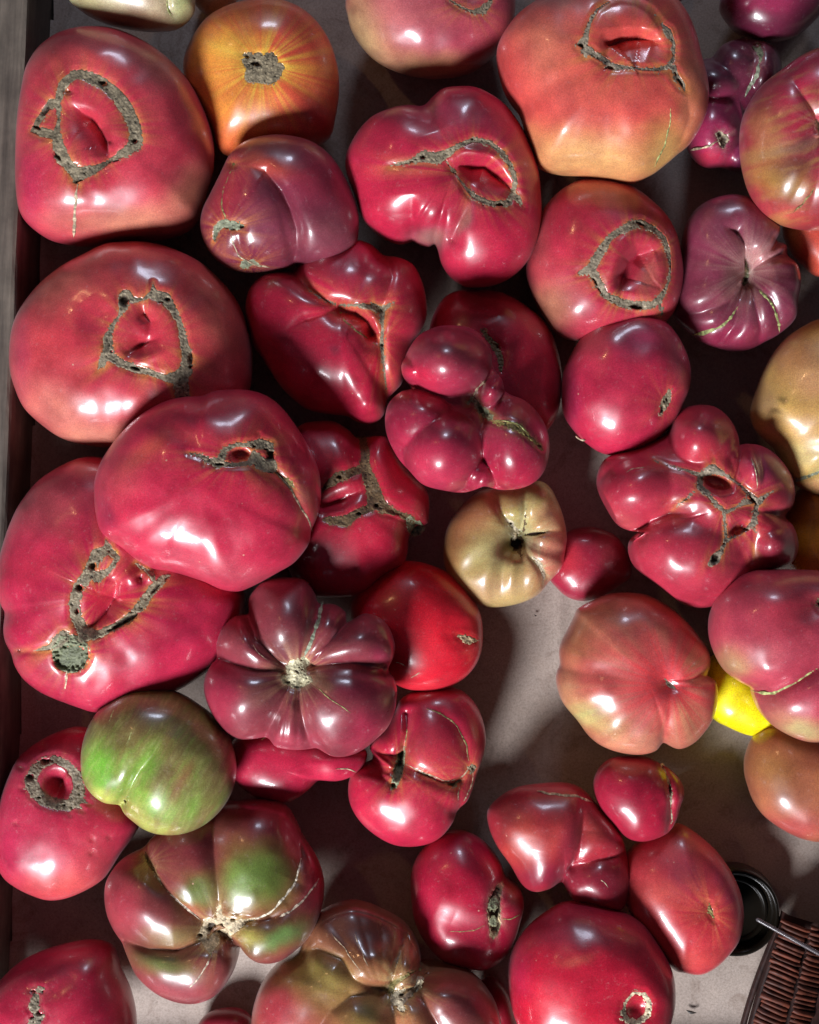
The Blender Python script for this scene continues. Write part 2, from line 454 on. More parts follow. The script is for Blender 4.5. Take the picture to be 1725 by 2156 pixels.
        crk = sstep(.73, .80, fbm(q[:, 0] / 5 + 60, q[:, 1] / 5, 2))[:, None]; col = col * (1 - .6 * crk)
        edge = (1 - sstep(0, 2.6, sd))[:, None]
        col = col * (1 - edge * .35) + np.array([.30, .24, .10]) * edge * .35
        pm = pm[:, None]
        col = col * (1 - pm * .9) + np.array([.035, .018, .012]) * pm * .9 if sc['kind'] != 'green' else col * (1 - pm * .6) + np.array([.05, .06, .03]) * pm * .6
        # outline: winding so that the faces look up
        mesh_obj('stem_scar' if sc['kind'] in ('cream', 'beige') else 'scar', V - s.loc, quads, CORK, s.root, attrs={'col': np.clip(col, .004, .9)})
    def suture_part(s, pts, wd, kd):
        pts = pts[:, :2]
        # resample with catmull-rom
        out = []
        pp = np.concatenate([[2 * pts[0] - pts[1]], pts, [2 * pts[-1] - pts[-2]]])
        for i in range(1, len(pp) - 2):
            p0, p1, p2, p3 = pp[i - 1], pp[i], pp[i + 1], pp[i + 2]
            m = max(2, int(np.hypot(*(p2 - p1)) / 2.5))
            for t in np.linspace(0, 1, m, endpoint=False):
                out.append(.5 * ((2 * p1) + (-p0 + p2) * t + (2 * p0 - 5 * p1 + 4 * p2 - p3) * t * t + (-p0 + 3 * p1 - 3 * p2 + p3) * t ** 3))
        out.append(pts[-1]); L = np.array(out); n = len(L)
        t = np.gradient(L, axis=0); t /= np.maximum(np.hypot(t[:, 0], t[:, 1]), 1e-6)[:, None]; nrm = np.stack([-t[:, 1], t[:, 0]], -1)
        u = np.arange(n) / max(1, n - 1)
        L = L + nrm * ((noise2(u * n / 6 + s.seed, u * 0) - .5) * 3)[:, None]
        wv = wd * (.55 + .9 * noise2(u * n / 3.0 + s.seed * 2, u * 0 + 9)) * np.clip(np.minimum(u, 1 - u) * 8, .25, 1)
        offs = np.array([-1, -.5, 0, .5, 1.])
        q = (L[:, None] + nrm[:, None] * (offs[None, :, None] * wv[:, None, None] * .5)).reshape(-1, 2)
        q0, z, f = s.surf(q)
        prof = np.array([-.8, .5, .9, .5, -.8])
        bead = (noise2(u * n / 1.6, u * 0 + 4) - .5)[:, None]
        z = z + (prof[None] * np.minimum(1, wd / 4) * 1.0 + .7 * bead).ravel()
        V = s.world(q0, z)
        i = np.arange(n - 1)[:, None]; j = np.arange(4)[None]
        quads = np.stack([i * 5 + j, i * 5 + j + 1, (i + 1) * 5 + j + 1, (i + 1) * 5 + j], -1).reshape(-1, 4)
        col = np.array(KIND[kd])[None] * (1 + 1.2 * np.repeat(bead, 5, 1).ravel()[:, None])
        mesh_obj('suture', V - s.loc, quads, CORK, s.root, attrs={'col': np.clip(col, .01, .9)})
def hash_str(t):
    h = 7
    for ch in t: h = (h * 31 + ord(ch)) % 1000003
    return h

# ------------------------------------------------------------------ skin pigments (linear)
RED = (.50, .022, .045); DRED = (.40, .010, .028); SAL = (.58, .085, .07); COR = (.70, .13, .07); PUR = (.20, .032, .050)
DPUR = (.085, .014, .025); ORG = (.68, .14, .03); YEL = (.84, .70, .0); OLV = (.33, .25, .06); GRN = (.16, .32, .035)
BRN = (.26, .085, .04); PINK = (.50, .085, .10); TANG = (.62, .28, .06); CREAM = (.66, .42, .18); GRY = (.22, .16, .13); HOT = (.66, .05, .035)

# ------------------------------------------------------------------ setting: paper, crate
def paper_mat():
    m, nt, p = new_mat('kraft_paper')
    geo = N(nt, 'ShaderNodeNewGeometry').outputs['Position']
    n1 = N(nt, 'ShaderNodeTexNoise', i_Scale=14.0, i_Detail=5.0); nt.links.new(geo, n1.inputs['Vector'])
    n2 = N(nt, 'ShaderNodeTexNoise', i_Scale=900.0, i_Detail=4.0, i_Roughness=.75); nt.links.new(geo, n2.inputs['Vector'])
    c = ramp(nt, n1.outputs[0], [(.3, (.31, .255, .215, 1)), (.7, (.42, .35, .305, 1))])
    c = mixc(nt, 1.0, c, ramp(nt, n2.outputs[0], [(.3, (.72, .70, .68, 1)), (.5, (1, 1, 1, 1)), (.7, (1.2, 1.2, 1.2, 1))]), 'MULTIPLY')
    v = N(nt, 'ShaderNodeTexVoronoi', i_Scale=70.0); nt.links.new(geo, v.inputs['Vector'])
    d = ramp(nt, v.outputs['Distance'], [(.0, (.25, .2, .18, 1)), (.035, (1, 1, 1, 1))])
    c = mixc(nt, .8, c, d, 'MULTIPLY')
    n6 = N(nt, 'ShaderNodeTexNoise', i_Scale=38.0, i_Detail=7.0, i_Roughness=.7, i_Distortion=1.5); nt.links.new(geo, n6.inputs['Vector'])
    c = mixc(nt, .8, c, ramp(nt, n6.outputs[0], [(.32, (.66, .60, .56, 1)), (.46, (1, 1, 1, 1)), (.66, (1.08, 1.07, 1.05, 1))]), 'MULTIPLY')
    nt.links.new(c, p.inputs['Base Color']); p.inputs['Roughness'].default_value = .55; p.inputs['Specular IOR Level'].default_value = .3
    b = N(nt, 'ShaderNodeBump', i_Strength=.35, i_Distance=.0005); nt.links.new(n2.outputs[0], b.inputs['Height']); nt.links.new(b.outputs[0], p.inputs['Normal'])
    return m
PAPER = paper_mat()
def wood_mat():
    m, nt, p = new_mat('weathered_wood')
    tc = N(nt, 'ShaderNodeTexCoord')
    mp = N(nt, 'ShaderNodeMapping'); mp.inputs['Scale'].default_value = (60, 3.5, 20); nt.links.new(tc.outputs['Object'], mp.inputs['Vector'])
    n1 = N(nt, 'ShaderNodeTexNoise', i_Scale=2.2, i_Detail=8.0, i_Roughness=.7); nt.links.new(mp.outputs[0], n1.inputs['Vector'])
    n3 = N(nt, 'ShaderNodeTexNoise', i_Scale=60.0, i_Detail=4.0, i_Roughness=.6); nt.links.new(tc.outputs['Object'], n3.inputs['Vector'])
    c = ramp(nt, n1.outputs[0], [(.25, (.022, .017, .013, 1)), (.48, (.10, .082, .066, 1)), (.62, (.15, .125, .10, 1)), (.78, (.25, .215, .18, 1))])
    c = mixc(nt, .8, c, ramp(nt, n3.outputs[0], [(.3, (.6, .58, .56, 1)), (.7, (1.3, 1.28, 1.25, 1))]), 'MULTIPLY')
    nt.links.new(c, p.inputs['Base Color']); p.inputs['Roughness'].default_value = .75
    b = N(nt, 'ShaderNodeBump', i_Strength=.6, i_Distance=.001); nt.links.new(n1.outputs[0], b.inputs['Height']); nt.links.new(b.outputs[0], p.inputs['Normal'])
    return m
WOOD = wood_mat()

def build_paper():
    xs = np.linspace(-150, 2300, 246); ys = np.linspace(-600, 2800, 341)
    gx, gy = np.meshgrid(xs, ys, indexing='ij')
    z = 6 * (fbm(gx / 260, gy / 260, 3) - .5) + 2.0 * (fbm(gx / 60, gy / 60, 2) - .5)
    z = z + 4.0 * np.exp(-np.abs(gx - 1195 - (gy - 1500) * .01) / 7) - 2 * sstep(1190, 1215, gx)   # pressed fold
    z = z + 3.0 * np.exp(-np.abs(gy - 1625) / 8) * sstep(1000, 1250, gx)
    # the sheet climbs the crate side on the left
    zl = 26 * sstep(120, 84, gx + gy * .045) 
    z = z * sstep(0, 60, gx) + zl - 3
    x3 = gx - CX; y3 = gy - CY
    V = world_xyz(x3.ravel(), y3.ravel(), z.ravel())
    nx, ny = gx.shape
    i, j = np.nonzero((gx + gy * .045 > 80)[:-1, :-1])
    q = np.stack([i * ny + j, i * ny + j + 1, (i + 1) * ny + j + 1, (i + 1) * ny + j], -1)[:, ::-1].reshape(-1, 4)
    tag(mesh_obj('paper_liner', V, q, PAPER), kind='structure')
build_paper()
def plank(name, x0, x1, y0, y1, z0, z1, mat, parent, rot, loc):
    """board with softened long edges; x across, y along"""
    prof = [(x0, z0), (x1, z0), (x1, z1 - 10), (x1 - 3, z1 - 3), (x1 - 10, z1), (x0 + 10, z1), (x0, z1 - 10)]
    ys = np.linspace(y0, y1, 120); V = []
    for k, y in enumerate(ys):
        for (x, z) in prof:
            jx = (fbm(np.array([y / 90.]), np.array([x / 30. + z]), 3)[0] - .5) * 5
            V.append((x + (jx if x > x0 + 1 else 0), -y, z + jx * .5 * (z > z0)))
    V = np.array(V) * U; n = len(prof); q = []
    for k in range(len(ys) - 1):
        for j in range(n):
            q.append((k * n + j, k * n + (j + 1) % n, (k + 1) * n + (j + 1) % n, (k + 1) * n + j))
    o = mesh_obj(name, V, np.array(q)[:, ::-1], mat, parent, smooth=False)
    o.location = loc; o.rotation_euler = (0, 0, rot)
    return o
crate = empty('wooden_crate', tuple(at(45, 500, 0)))
tag(crate, 'weathered grey wooden crate side running down the left edge beside the tomatoes', 'crate')
rot = -math.atan2(88, 1600) * .80
top = at(60, 0, 210)
plank('side_board', -330, 0, -700, 3200, -40, 210, WOOD, crate, rot, (top.x - crate.location.x, top.y - crate.location.y, 0))
eb = plank('unseen_end_board', -200, 0, -200, 2700, -40, 95, WOOD, crate, 0, (0, 0, 0))  # unseen near end of the crate, added to shade the bottom edge, kept low
eb.rotation_euler = (0, 0, math.radians(90)); eb.location = (at(0, 2285, 95) - crate.location) * 1.0 + Vector((-.02, 0, 0)); eb.location.z = 0
plank('base_board', 0, 2600, -900, 3300, -70, -35, WOOD, crate, 0, (-CX * U - crate.location.x, CY * U - crate.location.y, 0))

# ------------------------------------------------------------------ tomatoes
T = []
def tom(*a, **k): T.append(Tomato(*a, **k))
tom('broad pinkish red tomato in the upper left corner with large grey ring scar', 'A',
    "480,168 620,178 760,235 880,320 980,430 1050,560 1095,700 1098,850 1070,960 1040,1060 1005,1150 900,1215 700,1248 500,1262 380,1262 270,1240 190,1195 130,1130 110,1040 105,900 108,750 120,600 140,470 165,370 230,270 340,200",
    (.56, .05, .06), up=10, n=2.5, creases=[(P("400,560,.2 470,610,.8 520,670,1 552,740,1 558,805,.5"), 30, 7, 26)],
    dimples=[(420, 640, 190, 250, 0, 10), (355, 470, 22, 18, 0, 12), (560, 250, 420, 90, 20, -4), (400, 720, 110, 120, 0, -9)],
    scars=[("385,385,32 320,440,28 300,520,24 305,600,16 298,680,22 300,740,36 320,810,38 360,860,32 410,900,44 480,880,32 560,840,20 640,790,30 700,745,42 700,660,38 660,570,40 610,500,38 560,450,34 500,415,36 430,385,30 385,385,30|270,530,30 225,590,30 190,640,24 165,672,18 220,680,34 290,700,30|400,930,30 405,950,14", 'cork',
            [(530, 425, 22, 16, 30, 10), (692, 725, 15, 15, 0, 10), (290, 800, 34, 10, 45, 8), (412, 935, 28, 12, 0, 9), (235, 570, 30, 18, -50, 5), (190, 655, 24, 10, 25, 8), (600, 832, 16, 8)])],
    sutures=[(P("400,950 390,1050 385,1150 378,1225"), 6, 'tan')],
    paint=[(330, 230, 300, 90, -20, (.42, .08, .07), .7), (640, 1140, 330, 90, 0, (.55, .25, .15), .75), (1000, 1000, 150, 160, 0, (.55, .30, .16), .6), (850, 320, 200, 120, 40, (.50, .20, .13), .6), (900, 700, 130, 260, 0, (.55, .05, .06), .7), (400, 300, 250, 80, 0, (.68, .09, .07), .6), (160, 900, 70, 300, 0, (.42, .02, .07), .5)])
tom('pale green and brown tomato cut by the top edge with a light green flap', 'A',
    "350,-20 400,40 480,90 600,130 750,152 870,148 930,130 985,80 1005,20 990,-120 900,-250 700,-320 500,-300 370,-180",
    (.60, .53, .32), up=120, creases=[(P("862,-60,1 868,40,1 900,100,.8 925,135,.6"), 12, 6, 14)],
    paint=[(620, 110, 260, 60, 5, (.33, .17, .08), .8), (950, 20, 70, 130, 0, (.42, .46, .20), .9), (420, -20, 120, 120, 0, (.4, .38, .16), .7)], sutures=[(P("862,-40 866,40 890,95"), 3, 'lime')])
tom('small peach coloured tomato at the top edge beside the orange one', 'A', "1000,-10 1030,50 1080,80 1150,60 1220,0 1240,-80 1150,-160 1050,-120", (.52, .28, .14))
tom('orange tomato near the top left with a square grey scar and yellow rays', 'A',
    "1370,8 1480,22 1580,70 1660,150 1715,250 1745,370 1748,480 1730,600 1700,700 1600,760 1450,790 1300,800 1150,790 1090,680 1010,540 960,430 950,330 985,230 1060,120 1150,60 1260,22",
    (.74, .12, .035), up=0, n=2.2, ray=1.1, halo=(.76, .46, .07), halo_len=38, streak=None,
    scars=[("1290,320,44 1330,345,66 1410,370,54|1300,380,44|1400,310,40|1265,285,18 1290,290,26|1390,290,30 1400,280,20|1290,395,36 1400,410,34|1440,350,34|1330,300,34", 'cork', [(1318, 325, 26, 16, 10, 7), (1275, 290, 10, 10)])],
    paint=[(1060, 380, 200, 340, 0, (.74, .25, .045), .85), (1200, 240, 130, 80, 0, (.78, .40, .06), .7), (1250, 560, 200, 160, 0, (.70, .24, .05), .7), (1600, 250, 200, 200, 0, (.68, .07, .04), .5), (1650, 600, 160, 160, 0, (.45, .05, .05), .5)])
tom('purple red tomato with deep diagonal fold and small green scars, below the orange tomato', 'A',
    "1490,705 1380,705 1270,735 1190,800 1140,900 1090,1000 1050,1080 1035,1160 1050,1240 1090,1310 1150,1365 1230,1398 1320,1400 1420,1388 1480,1378 1530,1355 1600,1368 1680,1365 1760,1340 1830,1270 1850,1180 1845,1080 1810,980 1760,880 1700,800 1610,735",
    (.19, .030, .042), up=95, n=2.1, core=.95, cen='1440,1060',
    creases=[(P("1290,860,.1 1370,885,.5 1450,980,.9 1500,1080,1 1530,1180,1 1535,1280,1 1500,1400,1"), 27, 9, 24), (P("1230,1200,.3 1240,1290,.8 1310,1350,1 1400,1390,1"), 14, 10, 14)],
    dimples=[(1195, 845, 40, 30, 0, 6)],
    scars=[("1105,1240,14 1120,1180,24 1150,1150,26 1200,1160,30 1250,1170,20", 'green', [(1115, 1215, 12, 30, 10, 6), (1165, 1185, 14, 20, 20, 7), (1252, 1170, 14, 12, 0, 7), (1205, 1190, 16, 14, 0, 6)]),
           ("1260,1362,22 1300,1352,14 1330,1360,8", 'green'), ("1205,845,14", 'olive')],
    sutures=[(P("1205,855 1160,960 1145,1050 1165,1140"), 4, 'olive'), (P("1190,1205 1230,1310 1300,1355 1390,1383"), 4, 'tan')],
    paint=[(1170, 960, 120, 220, 20, (.44, .03, .04), .8), (1400, 850, 170, 60, 15, (.60, .10, .05), .8), (1450, 730, 240, 50, 0, (.30, .06, .04), .7), (1640, 900, 130, 200, -30, (.42, .03, .05), .6), (1700, 1200, 150, 150, 0, (.24, .06, .07), .7), (1350, 1180, 120, 140, 0, (.22, .04, .06), .6)])
tom('pink and olive tomato at the top centre with a ring scar cut by the frame', 'B',
    "405,0 412,80 430,150 480,230 550,300 640,350 740,380 860,395 980,385 1080,350 1170,280 1240,190 1270,100 1275,0 1250,-120 1150,-230 1000,-300 840,-310 650,-280 480,-160",
    (.46, .075, .085), up=5, scars=[("940,0,12 1000,40,14 1060,65,18 1110,55,28 1150,10,16 1150,-50,14 950,-60,14 940,0,12", 'cork')], dimples=[(1050, -20, 80, 60, 0, 14), (870, 280, 60, 200, 0, 3)],
    paint=[(480, 170, 130, 240, -20, (.46, .33, .15), .9), (780, 350, 330, 90, 5, (.48, .28, .14), .8), (700, 60, 200, 150, 0, (.48, .14, .13), .5)])
tom('large crimson kidney shaped tomato at upper centre with looped grey scar and mouth like fold', 'B',
    "960,465 1060,468 1150,505 1230,565 1300,660 1350,760 1390,880 1405,1000 1408,1120 1390,1230 1350,1330 1280,1410 1190,1460 1090,1478 1010,1470 940,1420 895,1350 880,1290 860,1250 830,1265 780,1255 740,1235 700,1250 640,1245 560,1200 490,1130 450,1020 400,850 440,730 520,630 620,580 720,558 800,555 850,510 900,475",
    (.50, .020, .045), up=35, n=2.5, cen='950,950', hs=.72,
    creases=[(P("742,1000,.0 745,1100,.7 742,1250,1"), 20, 10, 26), (P("1045,1040,.1 1000,1120,.6 950,1230,1"), 20, 14, 16), (P("985,850,.4 1050,852,1 1120,850,1 1180,900,1 1245,965,.5"), 34, 8, 34), (P("810,540,1 830,600,.7 860,680,0"), 16, 34, 34, 1)],
    dimples=[(1100, 900, 160, 110, 20, 6), (1090, 790, 120, 26, 15, -8), (950, 1350, 100, 140, 0, 14), (855, 1110, 80, 110, 0, -6)],
    scars=[("630,855,10 680,845,16 740,835,18 800,808,36 870,815,38 920,795,26 980,755,20 1060,722,22 1140,735,20 1200,780,20 1250,850,20 1278,930,18 1265,990,20 1295,1035,24 1322,1066,6|1265,1000,20 1240,1045,24 1190,1055,24 1130,1045,22 1060,1010,22 1020,970,16 970,900,12 925,835,12", 'cork',
            [(800, 808, 14, 11), (742, 832, 9, 6), (1195, 1058, 18, 13), (1055, 715, 6, 6), (1110, 1060, 8, 5)])],
    paint=[(900, 570, 420, 70, 8, (.30, .04, .06), .75), (840, 1220, 110, 60, 0, (.30, .17, .15), .8), (1010, 1130, 40, 90, 20, (.32, .13, .11), .8), (1260, 720, 80, 220, -20, (.45, .03, .07), .6), (560, 1000, 120, 150, 0, (.56, .025, .05), .6)])
tom('very large coral tomato at top right with yellowish lower side and thin grey ring scar', 'C',
    "560,-60 700,-70 850,-40 960,10 1030,90 1080,200 1110,320 1140,440 1145,540 1120,640 1060,740 1000,790 930,850 860,900 760,938 640,920 500,900 380,890 290,860 250,780 210,680 180,580 110,480 70,350 65,250 110,160 180,80 290,10 420,-40",
    (.66, .095, .06), up=60, n=2.4, hs=.76,
    creases=[(P("630,262,.4 650,222,1 720,186,1 800,180,1 865,198,.5"), 32, 8, 30), (P("1045,480,.1 1060,600,.8 1010,740,.9 860,905,1"), 12, 12, 16), (P("500,400,0 460,640,.5 430,880,.8"), 2.5, 26, 26, 1), (P("700,420,0 720,640,.5 735,930,.9"), 2, 26, 26, 1), (P("850,400,0 900,640,.5 900,850,.8"), 5, 22, 22, 1)],
    dimples=[(760, 250, 130, 80, 0, 5), (760, 150, 110, 20, 0, -6), (585, 690, 150, 100, 0, 4)],
    scars=[("640,10,12 580,50,14 540,120,16 520,190,20 502,235,34 560,280,24 620,315,26 650,345,28 740,350,16 820,360,16 890,360,18 950,345,18 975,300,14 975,220,16 945,165,30 910,120,12 860,50,9 790,10,7 700,-5,8 640,10,12|970,340,18 990,400,26 1018,440,26 1035,470,10|510,270,20 525,300,8", 'cork',
            [(500, 235, 17, 15), (645, 355, 24, 11), (1008, 425, 12, 34, -30, 7), (985, 380, 8, 12)])],
    sutures=[(P("960,560 955,640 930,740 880,860"), 4, 'lime')],
    paint=[(500, 830, 480, 160, 5, (.68, .36, .14), .95), (930, 780, 120, 160, 30, (.62, .40, .12), .8), (320, 230, 170, 200, 0, (.55, .17, .10), .6), (1080, 520, 70, 250, 0, (.62, .22, .11), .7), (760, 260, 140, 60, 0, (.60, .07, .05), .6), (560, 470, 330, 90, 0, (.70, .14, .08), .5), (360, -10, 120, 60, 0, (.40, .20, .17), .7)], res=1.05)
tom('dark purple lobed tomato with pink lower lobe, between the coral and the striped tomato', 'C',
    "1120,310 1170,298 1200,260 1260,215 1340,200 1440,215 1500,250 1530,330 1515,400 1480,450 1420,500 1380,560 1335,620 1340,700 1345,760 1355,850 1320,885 1270,875 1230,860 1150,862 1090,830 1050,770 1040,700 1050,600 1060,480 1080,350",
    (.12, .020, .032), up=8, n=2.1, core=.50, hs=.8, cen='1280,520',
    lobes=[(1310, 330, 130, 135, 0, .82), (1445, 350, 95, 150, 10, .80), (1200, 410, 145, 118, 0, .95), (1190, 670, 150, 195, 8, 1.05), (1310, 790, 90, 100, 0, .55)],
    scars=[("1405,235,18 1425,280,18 1425,320,10", 'green', [(1410, 235, 10, 8)]), ("1212,690,22 1230,720,30 1228,755,16|1245,700,12 1285,680,5", 'pale', [(1213, 690, 12, 16, 0, 5), (1232, 730, 20, 34, 0, 6)])],
    sutures=[(P("1420,320 1400,390 1370,440 1340,500"), 8, 'green'), (P("1205,730 1140,755 1060,775"), 4, 'tan')],
    dimples=[(1225, 690, 50, 50, 0, 8)],
    paint=[(1180, 700, 170, 210, 0, (.42, .035, .09), .95), (1150, 830, 120, 60, 0, (.50, .03, .05), .8), (1200, 400, 110, 90, 0, (.12, .03, .04), .6), (1330, 820, 60, 70, 0, (.2, .03, .08), .8)], halo=(.45, .2, .2), halo_len=8)
tom('dark maroon tomato in the top right corner, cut by the frame', 'C',
    "1220,60 1215,0 1240,-120 1350,-220 1550,-260 1700,-200 1760,-80 1740,50 1680,130 1600,185 1500,210 1390,200 1290,150", (.16, .022, .04), up=10,
    creases=[(P("1270,20,.4 1310,45,.8 1350,40,.5 1370,10,.2"), 6, 5, 8)], paint=[(1450, 0, 150, 60, 0, (.40, .03, .08), .8)])
tom('tiny slice of a red tomato at the top edge right of the coral tomato', 'C', "930,-30 985,18 1025,-12 1010,-90 960,-100", (.3, .02, .04))
tom('striped red and olive tomato at the right edge near the top with pale stem end', 'C',
    "1725,258 1620,300 1520,370 1430,440 1370,520 1330,620 1322,750 1340,880 1380,1000 1440,1090 1520,1145 1620,1175 1725,1182 1850,1180 2000,1120 2100,950 2120,750 2080,520 1980,350 1850,275",
    (.42, .030, .045), up=95, n=2.3, streak=[(-20, 60, 10, (.40, .22, .07), .5)],
    creases=[(P("1740,650,1 1690,560,.8 1600,430,.4"), 16, 12, 20), (P("1740,670,1 1600,740,.8 1370,800,.3"), 7, 22, 16), (P("1740,700,1 1660,900,.6 1540,1110,.4"), 10, 18, 18), (P("1750,700,1 1725,900,.8 1660,1150,.5"), 8, 14, 14)],
    scars=[("1735,655,44", 'cream', [(1740, 680, 12, 14)])], halo=(.55, .30, .22), dimples=[(1745, 660, 130, 130, 0, 16)],
    sutures=[(P("1700,970 1650,1040 1590,1100"), 3, 'olive')],
    paint=[(1460, 560, 110, 120, 0, (.26, .06, .035), .8), (1450, 790, 150, 60, -15, (.46, .28, .10), .85), (1540, 940, 160, 110, 20, (.32, .19, .04), .9), (1600, 870, 150, 60, -10, (.16, .05, .03), .8), (1430, 680, 90, 100, 0, (.42, .17, .07), .8), (1560, 1130, 150, 60, 0, (.55, .10, .05), .8), (1600, 760, 130, 40, -15, (.28, .18, .14), .6), (1640, 420, 80, 160, 40, (.50, .02, .05), .8)])
tom('orange red tomato at the right edge below the striped one', 'C', "1540,1200 1560,1130 1725,1080 1900,1100 1950,1250 1860,1390 1725,1425 1640,1360 1580,1290", (.62, .09, .04), up=45, paint=[(1570, 1230, 70, 90, 0, (.55, .25, .08), .9)])
tom('red tomato right of centre top with a jagged grey ring scar and an open fold', 'C',
    "560,925 660,935 760,975 850,1040 930,1120 985,1220 1010,1330 1018,1430 1000,1540 960,1630 880,1700 700,1750 500,1760 380,1720 300,1620 240,1500 215,1380 240,1250 280,1120 350,1020 450,950",
    (.52, .035, .055), up=20, n=2.3,
    creases=[(P("700,1500,.4 712,1430,1 750,1350,1 800,1305,1 870,1285,.4"), 34, 10, 30), (P("735,1230,.3 690,1310,1 670,1400,.8 690,1500,.4"), -9, 16, 16, 1)],
    dimples=[(840, 1430, 110, 130, 0, 8)],
    scars=[("760,1160,30 700,1190,24 650,1220,22 610,1280,26 580,1330,30 550,1385,32 490,1408,18|560,1410,28 590,1470,30 620,1520,24 700,1560,30 780,1580,30 870,1570,24 920,1520,18 950,1450,14 958,1370,14 945,1290,22 925,1230,22 870,1180,24 800,1150,28 760,1160,30|930,1250,12 975,1245,4|900,1560,18 915,1620,12", 'cork',
            [(805, 1155, 24, 9, 30, 8), (868, 1212, 26, 7, 45, 8), (785, 1580, 34, 18), (572, 1452, 22, 9, 60, 8), (590, 1495, 20, 8, 50, 8)])],
    paint=[(600, 970, 330, 80, 10, (.40, .10, .06), .8), (330, 1600, 140, 160, 0, (.40, .20, .11), .8), (270, 1250, 80, 180, 0, (.45, .10, .07), .6), (700, 1080, 120, 60, 20, (.36, .07, .09), .6), (500, 1250, 100, 120, 0, (.58, .03, .05), .7), (850, 1440, 60, 110, 0, (.42, .13, .08), .7)])
tom('ribbed mauve tomato with small green stem end, upper right, beside a ring scarred red one', 'C',
    "1290,1012 1200,1020 1110,1060 1050,1130 1020,1230 1010,1350 1000,1450 975,1560 985,1640 1040,1700 1120,1760 1200,1790 1290,1812 1370,1800 1450,1760 1520,1720 1590,1650 1600,1560 1615,1470 1605,1390 1560,1330 1545,1270 1500,1240 1505,1180 1460,1110 1380,1040",
    (.215, .035, .055), up=28, n=2.6, cen='1360,1410', hs=.72,
    creases=[(P("1358,1370,1 1345,1260,.8 1300,1200,1 1240,1165,.2"), 20, 8, 16), (P("1370,1340,1 1440,1310,.8 1490,1270,1 1510,1235,1"), 22, 9, 16), (P("1400,1375,1 1470,1330,1 1560,1305,1"), 16, 9, 12),
             (P("1400,1430,1 1500,1400,.5 1605,1400,.5"), 10, 16, 16, 1), (P("1400,1460,1 1480,1540,.8 1515,1620,.8 1520,1720,.8"), 12, 10, 16), (P("1375,1470,1 1405,1600,.9 1425,1700,.9 1410,1790,1"), 15, 10, 16),
             (P("1350,1470,1 1320,1560,.9 1290,1680,.9 1200,1790,1"), 17, 10, 16), (P("1330,1470,1 1250,1560,.9 1120,1610,.9 990,1625,1"), 18, 16, 14), (P("1320,1490,1 1290,1600,.9 1200,1690,.7 1060,1725,1"), 12, 12, 12),
             (P("1340,1400,1 1200,1330,.6 1030,1290,.4"), 8, 22, 22, 1), (P("1335,1430,1 1200,1440,.6 1010,1470,.4"), 8, 22, 22, 1), (P("1350,1390,.6 1230,1230,.6 1120,1110,.3"), 7, 22, 22, 1)],
    dimples=[(1365, 1410, 90, 90, 0, 15)],
    scars=[("1365,1340,16 1368,1390,24 1352,1440,28", 'green', [(1350, 1440, 16, 14), (1375, 1395, 8, 6)])], halo=(.50, .34, .30), halo_len=26,
    sutures=[(P("1400,1480 1470,1550 1510,1640 1518,1720"), 7, 'lime'), (P("1305,1580 1260,1650 1180,1700 1070,1725"), 7, 'lime')],
    paint=[(1420, 1310, 90, 110, 30, (.50, .22, .22), .8), (1300, 1440, 70, 80, 0, (.30, .16, .14), .7), (1130, 1500, 160, 150, 0, (.24, .05, .06), .5), (1280, 1740, 260, 70, 0, (.32, .025, .055), .8), (1150, 1160, 130, 90, -30, (.26, .04, .07), .5)])
tom('crimson lobed tomato left of centre with cracked scar, dark slit and nipple at lower tip', 'E',
    "470,35 540,60 600,110 680,125 750,160 790,230 815,320 820,420 790,500 750,560 728,640 712,710 690,770 650,815 618,850 608,910 585,950 550,972 500,980 450,960 400,935 300,925 200,900 120,840 50,760 -20,650 -80,560 -110,430 -100,310 -40,230 60,200 130,190 190,130 300,60 400,40",
    (.50, .018, .042), up=12, n=2.2, cen='380,500', hs=.8,
    creases=[(P("120,190,1 220,290,1 300,340,.9 370,370,1"), 18, 20, 12), (P("585,390,1 615,310,.9 640,220,.8 610,110,1"), 14, 14, 10), (P("375,380,1 300,410,.8 200,440,.8 110,490,.2"), 16, 22, 9),
             (P("385,400,.6 450,405,1 515,450,1 545,515,1"), 32, 6, 24), (P("590,400,.9 588,560,.9 600,700,.9 615,830,1"), 12, 10, 16), (P("420,930,.8 430,870,.6 480,840,.2"), 8, 14, 14, 1)],
    dimples=[(530, 515, 22, 26, 0, 14), (525, 890, 75, 60, 0, -16), (500, 380, 90, 20, 10, -7)],
    scars=[("215,290,5 300,340,12 370,365,14 450,365,13 540,375,20 590,390,26 650,350,6", 'cork'), ("590,400,20 592,480,12 588,570,20 597,650,12 605,740,12 613,810,10|545,370,24 570,385,28", 'cork', [(590, 570, 8, 8)])],
    sutures=[(P("372,372 390,430 440,480 500,525 560,570"), 7, 'olive')],
    paint=[(345, 590, 35, 35, 0, (.20, .02, .03), .8), (450, 180, 190, 120, 10, (.42, .035, .06), .7), (60, 320, 110, 120, 0, (.36, .012, .03), .7), (560, 640, 60, 130, 0, (.60, .02, .03), .7)])
tom('dark red tomato mostly hidden behind the lobed cluster at the centre', 'E',
    "1000,290 1100,290 1220,310 1340,380 1430,460 1480,560 1510,680 1515,800 1500,900 1450,1000 1350,1050 1100,1050 900,900 840,700 830,520 860,400 920,320",
    (.42, .016, .030), up=0, scars=[("1110,500,16 1140,540,22 1175,580,24 1200,640,22 1200,700,16", 'brown', [(1190, 580, 8, 8)])], halo=(.3, .03, .03), halo_len=10,
    creases=[(P("1120,480,.2 1180,600,1 1180,720,.4"), 12, 30, 30, 1)], paint=[(1400, 850, 120, 260, -10, (.50, .03, .035), .7), (1150, 340, 250, 60, 8, (.36, .03, .04), .6)], sutures=[])
